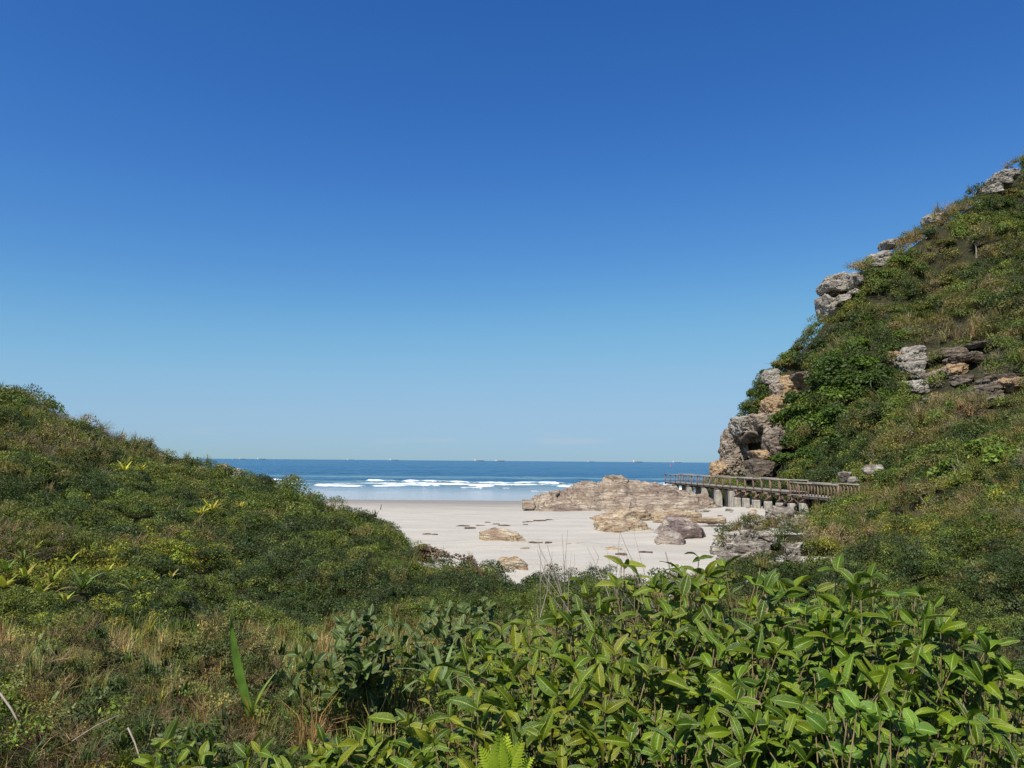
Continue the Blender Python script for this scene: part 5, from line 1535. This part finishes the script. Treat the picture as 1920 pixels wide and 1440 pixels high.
# dry stalks rising above the bush against the sand
gs = 'bare dry stalks in front of the beach'
for k in range(24):
    u = random.choice((random.gauss(1035, 28), random.gauss(1130, 45), random.uniform(975, 1250)))
    top = (random.uniform(978, 1030) if k < 9 else random.uniform(1020, 1070)) + (10 if u > 1130 else 0)
    D = random.uniform(3.5, 4.3)
    a, b_ = P(u + random.uniform(-25, 85), 1165, D), P(u, top, D + random.uniform(-.15, .15))
    t_ = thing('dry_stalk', 'bare dry stalk standing above the glossy leaves in front of the sand', 'stalk', a, gs)
    mid = (a + b_) / 2 + np.array([random.uniform(-.015, .015), random.uniform(-.02, .02), 0])
    r0 = random.uniform(0.0013, 0.0026) * (2.2 if k == 2 else 1)
    st_ = obj('stem', tube_mesh('stem', [np.zeros(3), mid - a, b_ - a], [r0, r0 * 0.8, r0 * 0.45], 5), M['dead'], t_)
    for j in range(random.randint(0, 2)):
        q_ = random.uniform(.35, .8); s0 = (b_ - a) * q_
        obj('twig', tube_mesh('twig', [s0, s0 + np.array([random.uniform(-.03, .03), 0, .05]), s0 + np.array([random.uniform(-.05, .05), 0, .1])], [r0 * .6, r0 * .5, r0 * .3], 4), M['dead'], st_)
# long leaning stalks over the dry grass
for lb, p0, p1, r0 in [('long pale broken reed stalk lying at the left edge of the picture', (0, 1300, 4.0), (40, 1365, 3.9), 0.006), ('thin bent dry stalk low in the grass at the bottom left', (135, 1390, 3.6), (225, 1340, 3.7), 0.003), ('orange brown upright stalk at the bottom left', (240, 1365, 3.4), (265, 1430, 3.3), 0.004)]:
    a, b_ = P(*p0), P(*p1)
    t_ = thing('dry_stalk', lb, 'stalk', a)
    obj('stem', tube_mesh('stem', [np.zeros(3), (b_ - a) * .5 + np.array([0, 0, .01]), b_ - a], [r0, r0 * .9, r0 * .6], 6), M['dead'], t_)
# dark withered flower spike bending over at the beach edge
ps = [P(u, v, 17.5) for u, v in ((905, 1082), (893, 1060), (885, 1047), (872, 1046), (862, 1050), (850, 1044), (840, 1041))]
t_ = thing('withered_spike', 'dark withered seed spike arching over the near edge of the sand', 'plant', ps[0])
sp2 = obj('stem', tube_mesh('stem', [p - ps[0] for p in ps], np.linspace(0.022, 0.010, 7), 6), M['deadred'], t_)
for k in range(7):
    p = ps[2] + (ps[6] - ps[2]) * (k / 6) + np.array([0, 0, random.uniform(-.02, .05)])
    obj('seed_pod', rock_mesh('seed_pod', (0.032, 0.032, 0.03), 700 + k, 3), M['deadred'], sp2, (Vector(p.tolist()) - t_.location))

# ------------------------------------------------------------------ things on the sand
gw = 'dark seaweed on the sand'
for u, v, w in [(868, 987, 1.3), (882, 991, 1.0), (902, 986, 0.9), (930, 983, 0.8), (945, 986, 1.2), (915, 980, 0.7), (990, 979, 1.2), (1012, 977, 1.4), (1030, 976, 0.8), (985, 984, 0.6), (800, 1002, 0.7), (815, 1003, 0.5), (1005, 1018, 0.9), (1028, 1019, 0.5), (1335, 984, 0.8), (1385, 981, 0.6), (1360, 990, 0.5), (1345, 1006, 0.8), (1350, 968, 0.7), (1210, 1036, 0.8), (1165, 1040, 0.7), (690, 960, 0.5)]:
    p = hit(u, v)
    me = rock_mesh('seaweed', (w * 0.38, w * random.uniform(0.15, 0.32), 0.04), int(u + v), 3, rough=0.3)
    o = obj('seaweed', me, M['weed'], loc=p + np.array([0, 0, 0.005])); o.rotation_euler = (0, 0, random.uniform(-.4, .4))
    tag(o, 'strip of dark dried seaweed lying on the pale sand', 'seaweed', gw)
p = hit(713, 956)
t_ = thing('driftwood', 'short dark stick standing upright on the empty sand', 'stick', p)
obj('stick', tube_mesh('stick', [(0, 0, -0.2), (0.06, 0, 0.25), (0.10, 0, 0.52)], [0.05, 0.045, 0.03], 6), M['deadred'], t_)

# ------------------------------------------------------------------ ships at anchor and the buoy
def ship(lb, u, length, D, hull, flip=False, kind='bulk', house=0.82):
    x0 = EYE[0] + (u - 960) / FPX * D
    t_ = thing('cargo_ship', lb, 'ship', (x0, D, 0), 'ships anchored on the horizon')
    length *= 0.8
    L_, B_, H_ = length, length * 0.14, length * 0.055
    prof_ = [(-0.5, 0), (0.46, 0), (0.5, H_ / L_ * 1.15), (0.44, H_ / L_), (-0.5, H_ / L_)]
    V = [(px * L_, s_ * B_ / 2 * (0.25 if px > 0.45 else 1), pz * L_) for s_ in (-1, 1) for px, pz in prof_]
    F = [[0, 1, 2, 3, 4], [9, 8, 7, 6, 5]] + [[k, k + 5, (k + 1) % 5 + 5, (k + 1) % 5] for k in range(5)]
    me = bpy.data.meshes.new('hull'); me.from_pydata(V, [], F)
    obj('hull', me, M[hull], t_)
    hx = -L_ * (house - 0.5)
    hh = L_ * 0.095
    o = obj('superstructure', bevel_box('superstructure', L_ * 0.075, B_ * 0.9, hh, L_ * .004), M['ship_white'], t_, (hx, 0, H_))
    o2 = obj('bridge_wing', bevel_box('bridge_wing', L_ * 0.05, B_ * 1.05, L_ * 0.012, 0.5), M['ship_white'], o, (0, 0, hh * 1.0))
    obj('funnel', bevel_box('funnel', L_ * 0.03, B_ * 0.3, hh * 0.85, L_ * .004, 0, 0.85), M['ship_white'], t_, (hx - L_ * 0.06, 0, H_))
    obj('mast', bevel_box('mast', L_ * 0.006, L_ * .006, hh * 0.5, 0), M['ship_white'], o, (0, 0, hh + L_ * .012))
    obj('foremast', bevel_box('foremast', L_ * 0.008, L_ * .008, hh * 0.6, 0), M['hull_dark'], t_, (L_ * 0.44, 0, H_))
    for k in range(4):
        cx_ = -L_ * 0.2 + k * L_ * 0.16
        obj('hatch_cover', bevel_box('hatch_cover', L_ * 0.11, B_ * 0.6, L_ * 0.008, 0.3), M[hull], t_, (cx_, 0, H_))
        if kind == 'crane':
            obj('deck_crane', bevel_box('deck_crane', L_ * 0.022, L_ * .022, hh * 0.75, 0.4, 0, 0.8), M['ship_white'], t_, (cx_ + L_ * 0.08, 0, H_))
    if flip: t_.rotation_euler = (0, 0, math.pi)
    return t_
for a in [('faint tiny ship farthest left on the horizon', 443, 120, 15000, 'hull_blue'), ('second ship from the left on the horizon', 458, 150, 12500, 'hull_dark'), ('third ship from the left with a long low bow', 493, 190, 12500, 'hull_blue'),
          ('small ship on the horizon beside a fainter one left of the middle', 659, 150, 12500, 'hull_blue'), ('faint distant ship just right of a small ship left of the middle', 671, 90, 15000, 'hull_blue'), ('low ship with white bridge alone left of the middle of the horizon', 740, 190, 12500, 'hull_blue'),
          ('left one of the two red hulled ships at the middle of the horizon', 899, 210, 12000, 'hull_red'), ('right one of the two red hulled ships at the middle of the horizon', 938, 200, 12000, 'hull_red'),
          ('small dark ship alone right of the middle of the horizon', 1108, 150, 12500, 'hull_dark'), ('red hulled ship right of the small lone ship', 1195, 220, 12000, 'hull_red')]:
    ship(*a, flip=False)
ship('ship with a row of white deck cranes nearest the headland', 1268, 190, 12000, 'hull_blue', False, 'crane')
pb = (EYE[0] + (1257 - 960) / FPX * 1250, 1250.0, 0.0)
t_ = thing('buoy', 'red navigation buoy on the sea left of the boardwalk end', 'buoy', pb)
obj('float', tube_mesh('float', [(0, 0, -0.6), (0, 0, 0.2), (0, 0, 1.0)], [1.0, 1.3, 0.9], 10), M['buoy_red'], t_)
tw_ = obj('tower', tube_mesh('tower', [(0, 0, 0.9), (0, 0, 2.4), (0, 0, 4.2)], [0.75, 0.5, 0.25], 8), M['buoy_red'], t_)
obj('topmark', bevel_box('topmark', 0.7, 0.7, 0.7, 0.1), M['buoy_red'], tw_, (0, 0, 4.3))
# bird low over the surf
pbird = P(517, 903, 120.0)
V = [(-0.62, 0.02, 0.10), (-0.3, 0.12, 0.16), (-0.05, 0.14, 0.05), (-0.05, -0.16, 0.05), (-0.3, -0.06, 0.14), (0.05, 0.14, 0.05), (0.3, 0.12, 0.16), (0.62, 0.02, 0.10), (0.3, -0.06, 0.14), (0.05, -0.16, 0.05)]
bd_ = thing('bird', 'dark bird gliding low over the sea at the left', 'bird', pbird)
obj('body', tube_mesh('body', [(0.26, 0, 0), (0.12, 0, .02), (-0.1, 0, 0.01), (-0.32, 0, 0.0)], [0.02, 0.07, 0.065, 0.015], 8), M['bird'], bd_)
for s_ in (-1, 1):
    me = mesh_np('wing', np.array([(0.12, 0, .02), (0.14, s_ * .3, .14), (0.0, s_ * .62, .2), (-0.08, s_ * .3, .13), (-0.14, 0, 0.02), (0.12, 0, .035), (0.14, s_ * .3, .155), (0.0, s_ * .62, .205), (-0.08, s_ * .3, .145), (-0.14, 0, 0.03)]), np.array([(0, 1, 3, 4), (1, 2, 2, 3), (5, 6, 8, 9), (6, 7, 7, 8)])[[0, 2]])
    obj('wing', me, M['bird'], bd_)
print('objects', len(SC.objects), 'tris', sum(len(m_.polygons) * 2 for m_ in bpy.data.meshes))

# ------------------------------------------------------------------ look-alikes: say which one, counted from the left of the view
ORD = ['leftmost', 'second'] + 'third fourth fifth sixth seventh eighth ninth tenth eleventh twelfth thirteenth fourteenth fifteenth sixteenth seventeenth eighteenth nineteenth twentieth'.split()
ORD += ['twenty-' + w_ for w_ in 'first second third fourth fifth sixth seventh eighth ninth'.split()] + ['thirtieth', 'thirty-first', 'thirty-second', 'thirty-third', 'thirty-fourth', 'thirty-fifth']
by_label = {}
for o in SC.objects:
    if o.parent is None and 'label' in o.keys() and 'group' in o.keys():
        by_label.setdefault((o['group'], o['label']), []).append(o)
for (gname, lab), os_ in by_label.items():
    if len(os_) < 2: continue
    os_.sort(key=lambda o: float(proj(np.array(o.location))[0]))
    for k, o in enumerate(os_):
        w_ = lab.split()
        o['label'] = (ORD[k] + ' ' + lab) if k == 0 else (lab + ', ' + ORD[k] + ' from the left')
        if len(o['label'].split()) > 16: o['label'] = ' '.join(w_[:11]) + ', ' + ORD[k] + ' from the left' if k else o['label']
